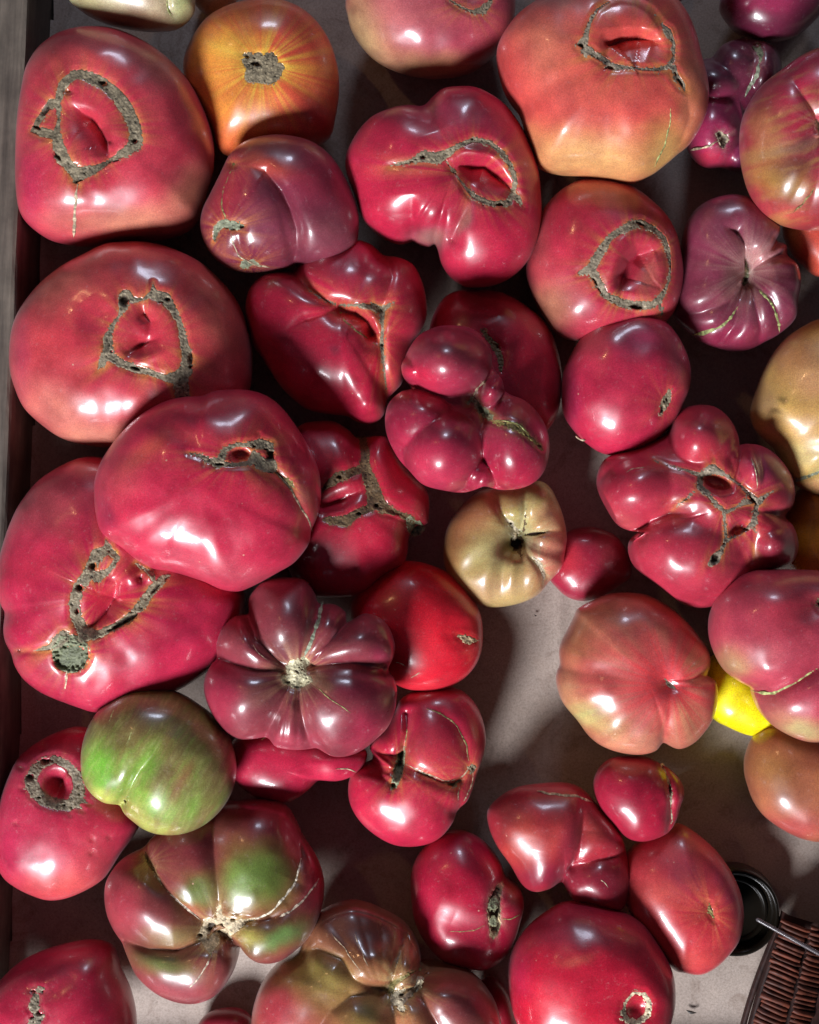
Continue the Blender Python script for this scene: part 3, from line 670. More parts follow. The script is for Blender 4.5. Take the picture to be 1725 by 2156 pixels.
tom('glossy dark red tomato of fused lobes with a round ball on top, in the centre', 'E',
    "930,470 1040,480 1110,530 1150,600 1160,680 1200,740 1215,800 1260,830 1330,860 1400,930 1440,1010 1452,1100 1430,1200 1380,1270 1300,1310 1200,1318 1120,1300 1060,1320 1000,1332 900,1320 800,1290 730,1220 670,1150 620,1050 605,960 625,870 690,810 745,795 705,745 690,690 730,600 790,520 860,480",
    (.33, .026, .045), up=125, n=2.1, core=.42, hs=.78, cen='1020,920', res=1.15,
    lobes=[(930, 655, 225, 190, 8, 1.1), (760, 700, 90, 80, 40, .7), (800, 960, 195, 175, 0, .72), (915, 1110, 220, 222, 0, .98), (1265, 1085, 190, 245, -12, .86), (1155, 810, 62, 95, 30, .72), (1090, 1240, 100, 90, 0, .6)],
    creases=[(P("1130,960,1 1130,1100,.8 1115,1230,.6 1075,1315,.8"), 10, 8, 12), (P("1175,980,.8 1180,1150,.5 1160,1300,.5"), 6, 8, 10), (P("1040,860,.8 1010,880,.8 900,870,.5 800,830,.6"), 9, 12, 12), (P("1050,880,1 1120,930,1"), 9, 16, 16)],
    scars=[("1035,870,16 1070,830,10|1070,860,18 1095,900,26 1140,940,26", 'green', [(1100, 905, 10, 20, -30, 6)]), ("1165,968,7 1240,980,22 1300,1000,24 1350,1045,14 1395,1085,10 1415,1108,9", 'olive', [(1400, 1092, 14, 8, 40, 3)])],
    sutures=[(P("1060,830 1085,790 1125,750"), 7, 'tan'), (P("1150,960 1220,960 1280,975 1350,1025"), 3, 'lime')],
    paint=[(900, 1200, 260, 160, 0, (.46, .030, .055), .8), (1260, 1250, 180, 110, 0, (.48, .02, .045), .8), (790, 730, 130, 50, 35, (.55, .02, .045), .85), (930, 600, 180, 110, 0, (.30, .06, .055), .6), (680, 1050, 80, 130, 0, (.40, .02, .045), .6), (1330, 900, 110, 60, 20, (.36, .05, .035), .7)], halo=(.35, .2, .08), halo_len=7)
tom('smooth crimson egg shaped tomato right of centre with a small spiny tan scar', 'F',
    "800,395 900,430 980,510 1030,600 1058,700 1050,800 1020,880 990,950 930,1020 860,1080 780,1125 700,1143 610,1130 530,1080 460,1010 410,930 398,830 405,720 440,630 500,530 570,460 680,415",
    (.48, .026, .050), up=60, n=2.15, scars=[("955,810,16 940,850,30 920,890,26 905,925,14", 'cork', [(915, 900, 10, 20, 10, 5), (940, 850, 6, 8)])], halo_len=20, halo=(.6, .12, .06),
    dimples=[(790, 560, 90, 90, 0, 6), (930, 870, 70, 80, 0, 6)], sutures=[(P("470,1040 500,1058 520,1060"), 3, 'tan')],
    paint=[(790, 540, 150, 100, 10, (.26, .035, .07), .75), (560, 520, 130, 120, -30, (.36, .07, .05), .6), (700, 1080, 220, 70, 0, (.55, .016, .05), .6), (430, 850, 50, 200, 0, (.40, .04, .09), .5), (1000, 620, 60, 120, -20, (.42, .10, .10), .6)])
tom('broad salmon red tomato at the left edge with a triangular grey ring scar', 'D',
    "700,48 800,55 920,90 1040,150 1130,230 1200,310 1250,400 1290,530 1300,650 1290,780 1250,900 1100,1020 900,1060 700,1095 560,1100 430,1085 320,1050 220,980 140,900 95,800 70,700 70,580 90,470 140,370 220,270 330,180 450,115 570,60",
    (.55, .060, .055), up=5, n=2.45, hs=.74,
    creases=[(P("670,605,.5 725,572,1 790,545,.4"), 26, 12, 9), (P("735,385,.6 745,415,1 775,450,.7 770,520,.3"), 16, 8, 8), (P("450,330,.3 520,420,1 560,500,.6"), 8, 36, 36, 1)],
    dimples=[(760, 560, 160, 190, 0, 9), (780, 630, 80, 26, -20, -6)],
    scars=[("790,250,7 790,300,24 740,335,14 690,340,22 645,318,40 640,370,32 615,420,14 585,470,18 555,540,26 560,600,36 525,670,26 503,698,8|560,620,30 620,660,24 700,695,26 770,710,20 850,740,22 930,740,48 960,700,40 970,640,34 955,580,28 940,500,22 920,440,20 890,380,26 850,330,38 790,310,30|930,750,44 940,800,46 945,860,40", 'cork',
            [(640, 340, 26, 30), (865, 335, 16, 11), (984, 640, 16, 34, 0, 7), (985, 682, 13, 12), (700, 692, 26, 9, 20, 8), (575, 603, 7, 7), (830, 350, 12, 6)])],
    paint=[(300, 230, 260, 130, -35, (.48, .13, .08), .7), (1150, 420, 120, 260, -20, (.42, .10, .06), .75), (300, 900, 260, 130, 30, (.56, .17, .12), .8), (560, 1040, 260, 70, 0, (.55, .22, .15), .8), (450, 480, 130, 150, 0, (.50, .025, .045), .7), (600, 800, 200, 70, 10, (.52, .025, .05), .6), (760, 520, 140, 160, 0, (.50, .02, .04), .7), (110, 600, 50, 220, 0, (.42, .05, .08), .5)])
tom('large glossy crimson tomato on top at left with two hole scar and brown seam', 'D',
    "1190,803 1280,805 1370,830 1440,880 1500,950 1560,1040 1610,1130 1645,1230 1655,1340 1640,1440 1605,1530 1590,1600 1520,1690 1440,1740 1350,1790 1290,1820 1230,1840 1150,1830 1060,1790 960,1760 880,1740 800,1735 720,1690 650,1630 590,1590 530,1540 505,1440 497,1330 505,1250 540,1160 600,1070 680,980 770,910 870,860 960,840 1050,835 1110,810",
    (.53, .024, .050), up=130, n=2.3, hs=.78,
    creases=[(P("1080,820,1 1160,880,.6 1290,1000,.1"), 8, 30, 30, 1), (P("860,980,.5 960,1060,.9 1060,1120,.3"), 5, 26, 26, 1), (P("1440,1240,1 1510,1330,.9 1560,1420,.8 1615,1540,1"), 12, 10, 18), (P("760,1720,.9 820,1640,.4 850,1560,0"), 6, 26, 26, 1), (P("960,1765,.8 1010,1640,0"), 5, 26, 26, 1), (P("1590,1590,.8 1540,1560,.5 1500,1500,0"), 6, 18, 18, 1)],
    dimples=[(1240, 1140, 46, 36, 0, 24, 1.5), (1240, 1130, 190, 90, 5, 8)],
    scars=[("972,1130,8 1030,1140,14 1080,1165,20 1130,1180,32 1160,1110,20 1220,1085,16 1290,1085,20 1340,1080,34 1390,1090,28 1400,1140,22 1395,1200,40 1340,1180,40 1310,1130,22 1290,1180,20 1200,1190,16 1130,1180,24|1335,1060,12 1335,1030,4|1060,1160,16 1055,1185,5", 'cork',
            [(1392, 1140, 28, 28, 0, 14), (1130, 1185, 24, 8, 0, 8), (1370, 1110, 14, 8, 0, 6), (1310, 1095, 8, 6)]), ("1425,1232,10 1460,1255,14 1500,1285,18 1520,1310,8", 'olive')],
    sutures=[(P("1420,1230 1480,1290 1515,1340 1550,1400 1590,1470 1612,1530"), 5, 'tan')],
    paint=[(1200, 860, 260, 60, 10, (.42, .06, .06), .7), (760, 1120, 170, 50, -45, (.60, .10, .05), .8), (640, 1250, 110, 170, 30, (.45, .07, .06), .6), (1100, 1720, 330, 70, 10, (.46, .09, .09), .6), (1560, 1350, 50, 110, -20, (.46, .14, .11), .8), (1580, 1500, 60, 120, 20, (.60, .035, .04), .7), (540, 1440, 50, 110, 0, (.26, .03, .05), .6), (1300, 1000, 130, 90, 0, (.58, .03, .035), .7)], res=1.05)
tom('dark red tomato with broad brown branching scars, wedged left of the centre cluster', 'E',
    "180,980 250,965 340,965 420,1010 460,1050 520,1045 600,1040 640,1080 720,1200 800,1290 830,1350 832,1430 820,1500 770,1500 730,1560 720,1650 690,1710 600,1770 500,1850 350,1870 200,1850 100,1700 80,1500 80,1200 120,1040",
    (.44, .014, .030), up=6, n=2.4, cen='440,1380', halo=(.3, .06, .03), halo_len=10,
    creases=[(P("285,1405,1 370,1375,1 465,1330,.5"), 28, 20, 10), (P("470,1010,1 500,1100,1 510,1200,.8 540,1320,.6"), 16, 26, 26, 1), (P("640,1420,.6 730,1470,1 820,1510,1"), 18, 18, 14), (P("280,1310,.8 400,1240,.8 500,1210,.6"), 8, 18, 18, 1)],
    dimples=[(400, 1360, 130, 90, -15, 6), (520, 1380, 60, 60, 0, 8)],
    scars=[("490,1060,26 505,1130,28 500,1200,32 540,1300,42 560,1370,46 600,1410,36 680,1440,16 740,1470,26|500,1200,30 430,1230,26 360,1255,34 300,1300,20 270,1330,14|570,1390,30 480,1430,24 400,1480,34 300,1470,20", 'brown', [(370, 1250, 12, 10), (560, 1400, 12, 12), (470, 1440, 14, 8)]),
           ("735,1480,30 755,1510,44 780,1520,24", 'green', [(765, 1490, 18, 8, 0, 4)])],
    paint=[(300, 1060, 180, 90, 0, (.34, .03, .04), .7), (680, 1260, 110, 110, 0, (.50, .018, .035), .6)])
tom('greenish tan ribbed tomato below the cluster with a dried stem end and a dark slit', 'E',
    "1390,1270 1450,1300 1490,1370 1520,1450 1540,1550 1530,1640 1510,1720 1450,1790 1400,1850 1330,1890 1240,1915 1150,1922 1080,1905 1000,1850 940,1780 910,1700 905,1600 930,1500 980,1420 1040,1360 1100,1320 1180,1300 1280,1290",
    (.40, .30, .10), up=10, n=2.5, cen='1280,1570', hs=.78, halo=(.45, .42, .22), halo_len=12,
    creases=[(P("1270,1520,1 1215,1450,.9 1170,1340,.7"), 20, 12, 22), (P("1300,1520,1 1325,1440,.8 1330,1330,.3"), 14, 8, 12), (P("1320,1545,1 1450,1530,.8 1535,1540,.4"), 12, 12, 12), (P("1310,1600,1 1350,1660,.8 1430,1740,.6 1450,1790,.6"), 14, 12, 14), (P("1290,1620,1 1310,1700,.7 1300,1890,.5"), 12, 16, 16, 1),
             (P("1250,1620,1 1200,1700,.8 1170,1910,.6"), 12, 14, 14, 1), (P("1230,1590,1 1140,1640,.7 1040,1720,.5"), 10, 18, 18, 1), (P("1240,1640,.5 1220,1760,.7 1230,1910,.5"), 8, 12, 12, 1), (P("1330,1580,.8 1400,1620,.8 1520,1650,.4"), 10, 12, 12, 1), (P("1230,1560,1 1120,1540,.6 920,1560,.3"), 8, 26, 26, 1), (P("1330,1500,.8 1400,1440,.8 1490,1380,.4"), 8, 14, 14, 1)],
    dimples=[(1285, 1580, 80, 80, 0, 22)],
    scars=[("1272,1535,32|1235,1475,16 1260,1500,20", 'pale', [(1255, 1490, 8, 5)]), ("1285,1590,44 1300,1640,14 1308,1675,5|1320,1530,14 1335,1400,5", 'brown', [(1280, 1595, 34, 34, 0, 12)]), ("1325,1548,9 1380,1545,13 1440,1535,6", 'dark', [(1380, 1545, 56, 11, -5, 6)]), ("1362,1662,8 1385,1680,15 1408,1710,15 1425,1760,12 1420,1800,6", 'pale', [(1400, 1740, 6, 12, -20, 3)])],
    paint=[(1480, 1660, 130, 190, 20, (.58, .15, .11), .9), (960, 1620, 90, 200, 0, (.28, .10, .04), .8), (1060, 1450, 140, 120, -30, (.32, .10, .05), .75), (1330, 1340, 120, 60, 0, (.38, .30, .12), .6), (1150, 1830, 200, 80, 0, (.50, .30, .16), .7), (1380, 1610, 60, 50, 0, (.15, .08, .06), .8), (1430, 1440, 70, 60, 30, (.55, .22, .13), .6), (1150, 1650, 120, 100, 0, (.45, .40, .17), .7)], vary=.06)
tom('small dark red plum tomato right of the greenish tan one', 'I',
    "520,300 600,310 680,350 730,420 755,500 752,560 700,600 620,650 560,675 490,682 420,658 370,612 335,570 328,520 355,420 420,330", (.33, .018, .035), up=0, hs=.8,
    paint=[(440, 460, 90, 130, -20, (.50, .03, .035), .85), (660, 500, 60, 130, -10, (.26, .05, .035), .6), (560, 350, 160, 50, 0, (.28, .04, .04), .6)],
    creases=[(P("560,440,.2 540,540,.5 500,640,.6"), 3, 16, 16, 1), (P("640,380,.3 650,500,.7 620,640,.5"), 3, 12, 12, 1), (P("700,390,.3 710,500,.7 690,600,.5"), 3, 12, 12, 1)])
tom('contorted rosy tomato right of centre with fused lobes and web of grey scars round holes', 'F',
    "1130,880 1200,900 1260,960 1295,1040 1300,1085 1360,1080 1440,1110 1520,1170 1570,1240 1592,1330 1580,1400 1545,1455 1580,1500 1605,1570 1605,1640 1570,1700 1500,1730 1420,1760 1340,1800 1280,1850 1200,1905 1130,1925 1060,1920 980,1880 880,1800 780,1720 745,1640 755,1575 805,1533 755,1530 690,1500 640,1430 590,1330 580,1260 600,1190 650,1140 780,1100 880,1060 940,1020 975,950 1030,895",
    (.44, .032, .046), up=35, n=2.2, core=.86, hs=.72, cen='1190,1400', res=1.15, halo_len=9,
    lobes=[(1120, 1060, 178, 185, 10, .95), (1385, 1220, 88, 140, -12, 1.02), (1430, 1260, 160, 190, -30, .78), (830, 1320, 255, 195, -8, .92), (1090, 1640, 350, 270, 15, .98), (1480, 1590, 130, 125, 0, .85), (1190, 1380, 240, 180, 30, .93)],
    creases=[(P("800,1533,1 860,1475,1 950,1440,1 1070,1438,.2"), 26, 14, 12), (P("1300,1090,1 1265,1150,.7 1300,1260,.6 1370,1330,.5"), 8, 14, 10), (P("930,1030,1 970,1090,.6 1060,1180,.1"), 10, 20, 20, 1), (P("1550,1460,1 1480,1430,.7 1430,1400,.2"), 12, 18, 18, 1), (P("1320,1780,.5 1330,1700,.8 1370,1600,.5 1390,1500,.2"), 16, 34, 34, 1)],
    dimples=[(1195, 1285, 78, 44, 22, 36, 2), (1310, 1510, 54, 30, -35, 26, 2), (1240, 1330, 40, 24, 20, -5)],
    scars=[("875,1163,5 960,1195,9 1040,1215,12 1110,1243,20 1180,1210,32 1240,1240,14 1300,1280,14 1360,1335,18 1410,1380,26 1460,1340,13 1522,1303,5|1110,1245,22 1108,1300,24 1160,1350,16 1200,1400,16 1250,1430,14 1310,1400,12 1350,1380,22 1400,1370,20|1235,1430,16 1238,1500,14 1245,1570,18 1230,1620,14 1190,1670,30 1165,1705,14|1245,1580,16 1300,1550,12 1350,1520,14 1390,1480,20 1400,1400,20|1390,1490,14 1395,1560,7 1388,1680,3|1180,1200,12 1185,1158,4|1080,1330,12 1020,1380,12 970,1420,5", 'cork',
            [(1190, 1672, 20, 30, 25, 9), (1382, 1370, 32, 9, 45, 10), (1350, 1522, 14, 8), (1040, 1365, 18, 7, -30, 3)])],
    sutures=[(P("730,1225 770,1208 835,1200"), 2, 'tan'), (P("1375,1150 1400,1230 1405,1310"), 3, 'tan')],
    paint=[(1160, 960, 120, 90, 0, (.36, .05, .05), .6), (1150, 1150, 110, 70, 0, (.52, .03, .04), .8), (1470, 1190, 90, 110, -30, (.26, .03, .07), .8), (720, 1480, 110, 60, 30, (.50, .10, .08), .6), (1180, 1500, 200, 100, 0, (.42, .04, .05), .5), (1450, 1500, 90, 60, 20, (.52, .03, .035), .7), (820, 1200, 200, 60, -20, (.46, .03, .045), .6), (1480, 1640, 120, 90, 0, (.24, .03, .035), .6)])
tom('pale yellow brown tomato at the right edge above the middle with dirt flecks', 'F',
    "1725,438 1640,475 1560,530 1500,600 1450,690 1410,790 1380,880 1375,930 1400,1000 1450,1060 1500,1110 1540,1180 1590,1270 1620,1300 1725,1345 1850,1330 2000,1200 2080,950 2060,700 1950,500 1850,430",
    (.58, .35, .10), up=30, n=2.2, hs=.8, vary=.06,
    creases=[(P("1590,1275,1 1650,1255,1 1725,1222,1 1850,1170,.6"), 16, 14, 12), (P("1600,1130,.4 1725,1110,.7 1850,1080,.4"), 6, 14, 14, 1)],
    scars=[("1600,1272,7 1650,1256,10 1700,1235,11 1760,1215,10", 'green', [(1670, 1250, 16, 5, -20, 3)])], halo=(.38, .36, .14), halo_len=8,
    dimples=[(1500, 900, 110, 110, 0, -7)],
    paint=[(1620, 1150, 200, 90, 0, (.52, .40, .17), .9), (1600, 640, 120, 100, -20, (.45, .19, .08), .7), (1700, 760, 120, 90, 0, (.56, .26, .15), .6), (1450, 880, 70, 90, 0, (.48, .32, .15), .7), (1530, 842, 26, 16, 0, (.16, .10, .03), .75), (1490, 912, 34, 14, 0, (.15, .09, .03), .8), (1545, 855, 14, 22, 30, (.2, .12, .04), .7), (1700, 1310, 120, 40, 0, (.62, .30, .14), .8)])
tom('dark orange tomato in shade at the right edge under the yellow brown one', 'F',
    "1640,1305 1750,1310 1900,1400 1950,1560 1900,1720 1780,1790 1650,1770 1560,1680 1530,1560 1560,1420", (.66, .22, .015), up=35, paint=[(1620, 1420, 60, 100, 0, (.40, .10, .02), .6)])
tom('huge deep red tomato at lower left, partly covered, with round green hollow in its scar', 'G',
    "530,-57 430,-57 330,-17 220,53 150,133 100,213 55,323 20,443 0,560 18,690 40,740 38,830 48,890 75,950 100,1020 150,1090 230,1150 330,1195 430,1230 500,1250 600,1245 750,1210 900,1150 1010,1090 1120,1000 1210,900 1255,760 1250,620 1150,480 1000,350 800,100 650,-30",
    (.47, .020, .048), up=14, n=2.35, hs=.68,
    creases=[(P("605,600,.5 592,670,1 545,740,1 480,812,.8"), 34, 10, 30), (P("30,730,1 110,760,.3 180,780,0"), 10, 24, 24, 1), (P("75,945,1 180,945,.8 260,930,.3"), 5, 9, 9), (P("340,1050,1 335,1200,1"), 6, 9, 9), (P("720,570,.6 735,590,.6 735,640,.3"), 6, 12, 12)],
    dimples=[(600, 660, 160, 150, -40, 7), (660, 560, 70, 40, 0, -9), (780, 560, 26, 24, 0, -8), (725, 565, 20, 22, 0, 10), (560, 700, 60, 40, -50, -3)],
    scars=[("545,370,10 560,410,28 500,450,40 470,510,36 440,570,34 400,620,34 385,690,34 390,760,34 420,820,36 440,860,42|560,420,30 610,460,20 560,530,22 500,560,34|450,850,40 520,850,28 600,810,20 680,760,26 740,690,30 790,620,30 840,570,26 885,545,7|790,570,20 780,540,18 700,490,12|260,920,22 180,940,10 78,935,7|260,920,20 290,900,34 330,860,34", 'cork',
            [(480, 505, 22, 22, 0, 12), (410, 615, 20, 20, 0, 12), (395, 735, 11, 16, 0, 9), (640, 790, 95, 17, -30, 12), (800, 620, 40, 9, -50, 6), (100, 935, 14, 5)]),
           ("368,955,104", 'green', [(372, 975, 96, 74, 0, 12), (320, 1000, 50, 40, 0, 14), (432, 985, 24, 26, 0, 10), (370, 965, 26, 20, 60, 8)])],
    sutures=[(P("345,1045 342,1110 330,1195"), 6, 'tan')],
    paint=[(250, 160, 250, 160, -40, (.48, .09, .08), .7), (610, 455, 16, 26, 10, (.65, .55, .05), .8), (500, 650, 60, 90, 0, (.55, .014, .035), .8), (660, 690, 90, 90, 0, (.52, .012, .03), .7), (560, 490, 30, 24, 0, (.42, .10, .12), .8), (150, 520, 160, 90, 0, (.52, .03, .045), .5), (870, 780, 240, 200, 0, (.40, .014, .04), .7)], res=1.05)
tom('flower shaped purple tomato with seven fat petals round a creamy stem end, lower centre left', 'H',
    "100,560 190,575 240,640 262,695 340,700 400,740 412,800 480,750 560,760 620,810 655,900 650,970 622,1035 650,1080 668,1150 655,1250 620,1330 560,1390 500,1440 420,1475 340,1478 260,1440 222,1443 140,1445 50,1430 0,1385 -80,1390 -150,1385 -220,1340 -280,1260 -320,1160 -322,1080 -290,1010 -262,975 -260,900 -230,820 -170,760 -100,750 -97,690 -80,640 -10,575",
    (.23, .040, .040), up=130, n=2.5, hs=.62, cen='157,1040', res=1.2, halo=(.60, .38, .22), halo_len=14, vary=.07,
    creases=[(P("60,995,.9 -60,890,1 -95,780,1 -97,690,1"), 22, 10, 30), (P("190,975,.9 222,880,1 255,780,1 264,690,1"), 20, 22, 14), (P("232,1000,.9 300,920,1 380,850,1 412,795,1"), 20, 12, 22),
             (P("235,1022,1 330,1008,1 440,1000,1 540,1015,1 628,1036,1"), 29, 14, 22), (P("180,1110,.9 165,1200,1 190,1330,1 224,1445,1"), 22, 22, 12), (P("110,1110,.9 60,1240,1 10,1330,1 -12,1390,1"), 22, 14, 22),
             (P("125,1140,.6 100,1280,.6 80,1440,.6"), 7, 9, 9), (P("150,1130,.6 150,1280,.6 150,1440,.6"), 7, 9, 9), (P("60,1050,.9 -60,1042,1 -170,1010,1 -262,978,1"), 22, 18, 22), (P("240,1130,.5 330,1230,.4 440,1270,.1"), 3, 12, 12)],
    dimples=[(157, 1045, 110, 100, 0, 9), (75, 790, 100, 130, 0, -12), (480, 890, 120, 80, -30, -10), (430, 1240, 150, 120, 20, -12), (-140, 1190, 130, 110, 0, -12), (-120, 900, 90, 80, 0, -9)],
    scars=[("150,1035,60|95,1085,34 150,1110,34 205,1085,30|190,1000,34", 'cream', [(100, 1104, 14, 8, 0, 2), (150, 1128, 14, 7, 0, 2), (150, 1045, 14, 6, 30, 2)])],
    sutures=[(P("188,985 220,900 260,790 286,685"), 9, 'green'), (P("245,1125 330,1190 430,1260"), 3, 'olive'), (P("-95,850 -60,930 0,990"), 2, 'tan')],
    paint=[(-60, 1160, 90, 90, 0, (.17, .07, .06), .6), (-250, 1180, 100, 180, 10, (.36, .025, .045), .8), (540, 1350, 150, 110, -30, (.36, .022, .045), .7), (120, 1410, 170, 60, 0, (.40, .06, .07), .8), (480, 1130, 160, 60, 0, (.34, .03, .05), .6), (70, 900, 100, 80, 0, (.17, .055, .045), .6), (270, 1090, 60, 30, 30, (.24, .13, .07), .7), (430, 900, 110, 60, -30, (.22, .05, .05), .6), (600, 950, 60, 80, 0, (.30, .022, .05), .6)])
tom('bright scarlet round tomato right of the flower shaped one with small tan edge patch', 'H',
    "720,475 820,490 920,530 1000,590 1060,670 1100,760 1110,860 1100,950 1060,1030 1000,1090 920,1135 840,1152 740,1140 660,1110 600,1050 500,900 430,760 450,640 520,560 610,500",
    (.66, .012, .020), up=25, n=2.15, vary=.06, halo=(.7, .06, .03), halo_len=8,
    creases=[(P("640,1090,.6 780,1105,.9 900,1070,1 1020,990,.9 1095,910,.6"), 6, 14, 10), (P("900,520,.2 980,590,.8 1060,680,.6 1090,760,.3"), 5, 10, 10), (P("960,760,.2 940,850,.7 990,900,.6"), 5, 16, 16, 1)],
    dimples=[(1000, 820, 60, 50, 0, 6)],
    scars=[("988,862,16 1035,882,28 1075,887,14 1100,884,6", 'tan')],
    sutures=[(P("660,1000 690,1010 710,1022"), 2.5, 'tan'), (P("740,1080 765,1068 785,1052"), 2.5, 'tan')],
    paint=[(1060, 700, 40, 80, -25, (.60, .10, .07), .8), (850, 1120, 240, 50, -5, (.58, .03, .03), .6), (620, 620, 120, 90, 0, (.60, .03, .02), .5)])
tom('crimson round tomato with a black slit and cracked seams, below the scarlet one', 'K',
    "950,-10 1020,20 1080,90 1115,180 1125,270 1105,360 1080,430 1060,500 1030,570 980,620 955,680 900,750 830,790 740,805 650,795 560,750 480,680 430,600 415,520 430,440 475,395 532,370 542,330 525,300 560,240 620,170 660,110 690,50 780,0 870,-20",
    (.48, .016, .040), up=18, n=2.2, hs=.78, cen='760,430',
    creases=[(P("715,130,1 720,220,1 703,290,1 680,400,.8"), 24, 10, 8), (P("520,302,1 590,335,1 655,350,1"), 20, 12, 10), (P("545,385,1 590,450,.8 650,500,.4"), 14, 12, 14), (P("710,395,.8 800,440,1 900,480,1 990,475,1"), 13, 14, 11), (P("820,100,.3 900,130,.6 980,200,.7 1020,280,.8 1040,370,.9 1010,440,1"), 9, 10, 12), (P("1060,420,.8 1050,500,.9 975,640,1"), 7, 8, 10), (P("985,480,.9 990,590,.8"), 6, 8, 8)],
    dimples=[(690, 410, 60, 110, 12, 8)],
    scars=[("705,285,8 695,330,24 680,390,30 672,440,28 655,490,24 640,520,8", 'green', [(686, 335, 20, 26, 10, 13), (674, 425, 24, 58, 12, 14), (648, 500, 15, 16, 0, 9)]), ("1030,402,12 1055,405,26 1065,418,14 1045,430,12", 'cork', [(1045, 400, 6, 5)]), ("930,490,12 962,492,22 990,470,12", 'green', [(945, 495, 16, 13, 0, 9)]), ("780,420,6 815,440,12 850,452,5", 'green', [(820, 440, 12, 5, 20, 3)])],
    sutures=[(P("715,150 720,220 706,285"), 3, 'olive'), (P("708,382 780,420 850,450 920,470 985,463 1020,430 1043,390"), 4, 'tan'), (P("820,100 900,130 980,200 1020,280 1040,370"), 4, 'olive'), (P("1062,430 1052,500 1010,575 968,645"), 4, 'tan'), (P("1000,475 986,530 985,580"), 3, 'tan')],
    paint=[(850, 250, 180, 150, 0, (.42, .03, .045), .6), (900, 60, 160, 70, 0, (.36, .03, .04), .7), (1000, 340, 80, 110, 0, (.52, .04, .045), .6)])
tom('pinkish red tomato peeking out under the flower shaped one with a strong glare', 'G',
    "1210,1390 1260,1350 1400,1330 1600,1350 1725,1400 1830,1430 1880,1440 1895,1480 1870,1540 1800,1590 1725,1605 1650,1602 1600,1645 1540,1690 1470,1715 1350,1700 1250,1640 1190,1560 1180,1470",
    (.52, .022, .050), up=62, n=2.4, sutures=[(P("1730,1552 1790,1548 1845,1572"), 3, 'tan'), (P("1350,1400 1370,1385 1390,1370"), 3, 'lime')], creases=[(P("1650,1610,1 1620,1540,.5 1600,1450,.1"), 10, 26, 26, 1)], cen='1480,1520')
tom('green and brown streaked tomato sitting on top at the lower left', 'J',
    "720,-10 820,-5 920,20 1020,80 1110,150 1170,230 1205,320 1218,420 1200,520 1150,610 1080,680 1000,725 910,745 820,740 750,715 700,680 650,640 620,597 600,590 540,575 480,530 440,470 425,390 430,290 460,190 510,110 590,45 650,10",
    (.20, .155, .050), up=150, n=2.15, hs=.8, vary=.08, streak=[(-58, 60, 9, (.15, .35, .04), .40), (-62, 70, 14, (.22, .11, .05), .40), (-60, 22, 2.6, (.42, .42, .16), .30)], halo=(.42, .42, .10), halo_len=14,
    creases=[(P("850,230,.2 790,340,.6 720,420,.9 680,490,1 650,560,1 630,590,1"), 20, 20, 12), (P("640,590,1 700,640,.8 780,690,.5 900,715,.2"), 8, 12, 12), (P("470,330,.2 490,450,.5 560,560,.6"), 4, 14, 14, 1), (P("560,300,.2 560,430,.6 610,560,.8"), 5, 16, 16, 1)],
    scars=[("640,580,14 655,590,10", 'brown', [(645, 582, 10, 8)]), ("700,622,7", 'brown')],
    sutures=[(P("640,600 700,655 770,700 880,722 960,715"), 2.5, 'lime'), (P("590,105 575,135 560,165"), 2.5, 'lime'), (P("680,220 668,250 650,280"), 2, 'lime')],
    paint=[(540, 430, 90, 160, -10, (.13, .36, .03), .9), (640, 420, 50, 120, 20, (.22, .32, .05), .6), (740, 420, 60, 160, 30, (.15, .34, .035), .85), (800, 600, 150, 80, 15, (.18, .38, .045), .9), (820, 500, 100, 60, 30, (.22, .20, .06), .6), (960, 640, 140, 60, -30, (.22, .30, .06), .7), (560, 570, 110, 40, 25, (.45, .50, .10), .85), (760, 700, 170, 40, 20, (.42, .46, .10), .85), (900, 120, 220, 100, 20, (.15, .17, .055), .7), (700, 120, 150, 80, -20, (.20, .13, .05), .6), (1050, 330, 120, 180, 0, (.16, .17, .04), .6), (940, 480, 60, 130, 30, (.26, .13, .05), .8), (1170, 300, 60, 180, -15, (.26, .08, .06), .8), (1000, 540, 40, 140, 30, (.18, .26, .05), .7)])
tom('long crimson tomato at the left edge near the bottom with round spiny scar and hollow', 'J',
    "400,195 300,220 200,270 110,340 60,430 20,540 -5,660 -20,780 -10,880 30,960 90,1010 170,1050 260,1078 350,1070 450,1030 530,980 570,930 620,850 700,740 730,660 700,560 600,400 500,230",
    (.44, .020, .045), up=12, n=2.3, hs=.72,
    creases=[(P("350,430,.4 315,480,1 295,540,.7"), 14, 8, 12)],
    dimples=[(300, 490, 68, 72, 0, 30, 1.6), (300, 490, 190, 180, 0, 8)],
    scars=[("240,375,26 290,360,26 350,390,30 395,440,32 410,500,36 400,560,42 360,600,34 290,590,34 220,570,36 180,530,36 160,470,40 180,420,34 205,390,28 240,370,26|400,600,22 430,625,5|360,620,16 365,645,4|430,580,14 465,590,3|150,510,14 110,512,4", 'cork',
            [(235, 370, 28, 16, -15, 12), (155, 455, 22, 18, 0, 10), (200, 560, 10, 6), (330, 600, 8, 6)]), ("222,268,5 218,282,7 228,296,6", 'pale'), ("100,400,5 115,405,5", 'pale'), ("82,690,4", 'pale'), ("475,772,5", 'pale'), ("565,762,4", 'pale'), ("472,845,4 480,840,4", 'pale')],
    paint=[(300, 1010, 300, 90, 0, (.56, .09, .06), .85), (170, 320, 130, 90, -40, (.36, .03, .08), .7), (430, 760, 180, 140, 0, (.50, .016, .04), .6), (60, 800, 80, 200, 0, (.48, .03, .07), .5), (480, 900, 130, 110, -30, (.58, .10, .08), .5)], halo=(.45, .10, .08), halo_len=10)
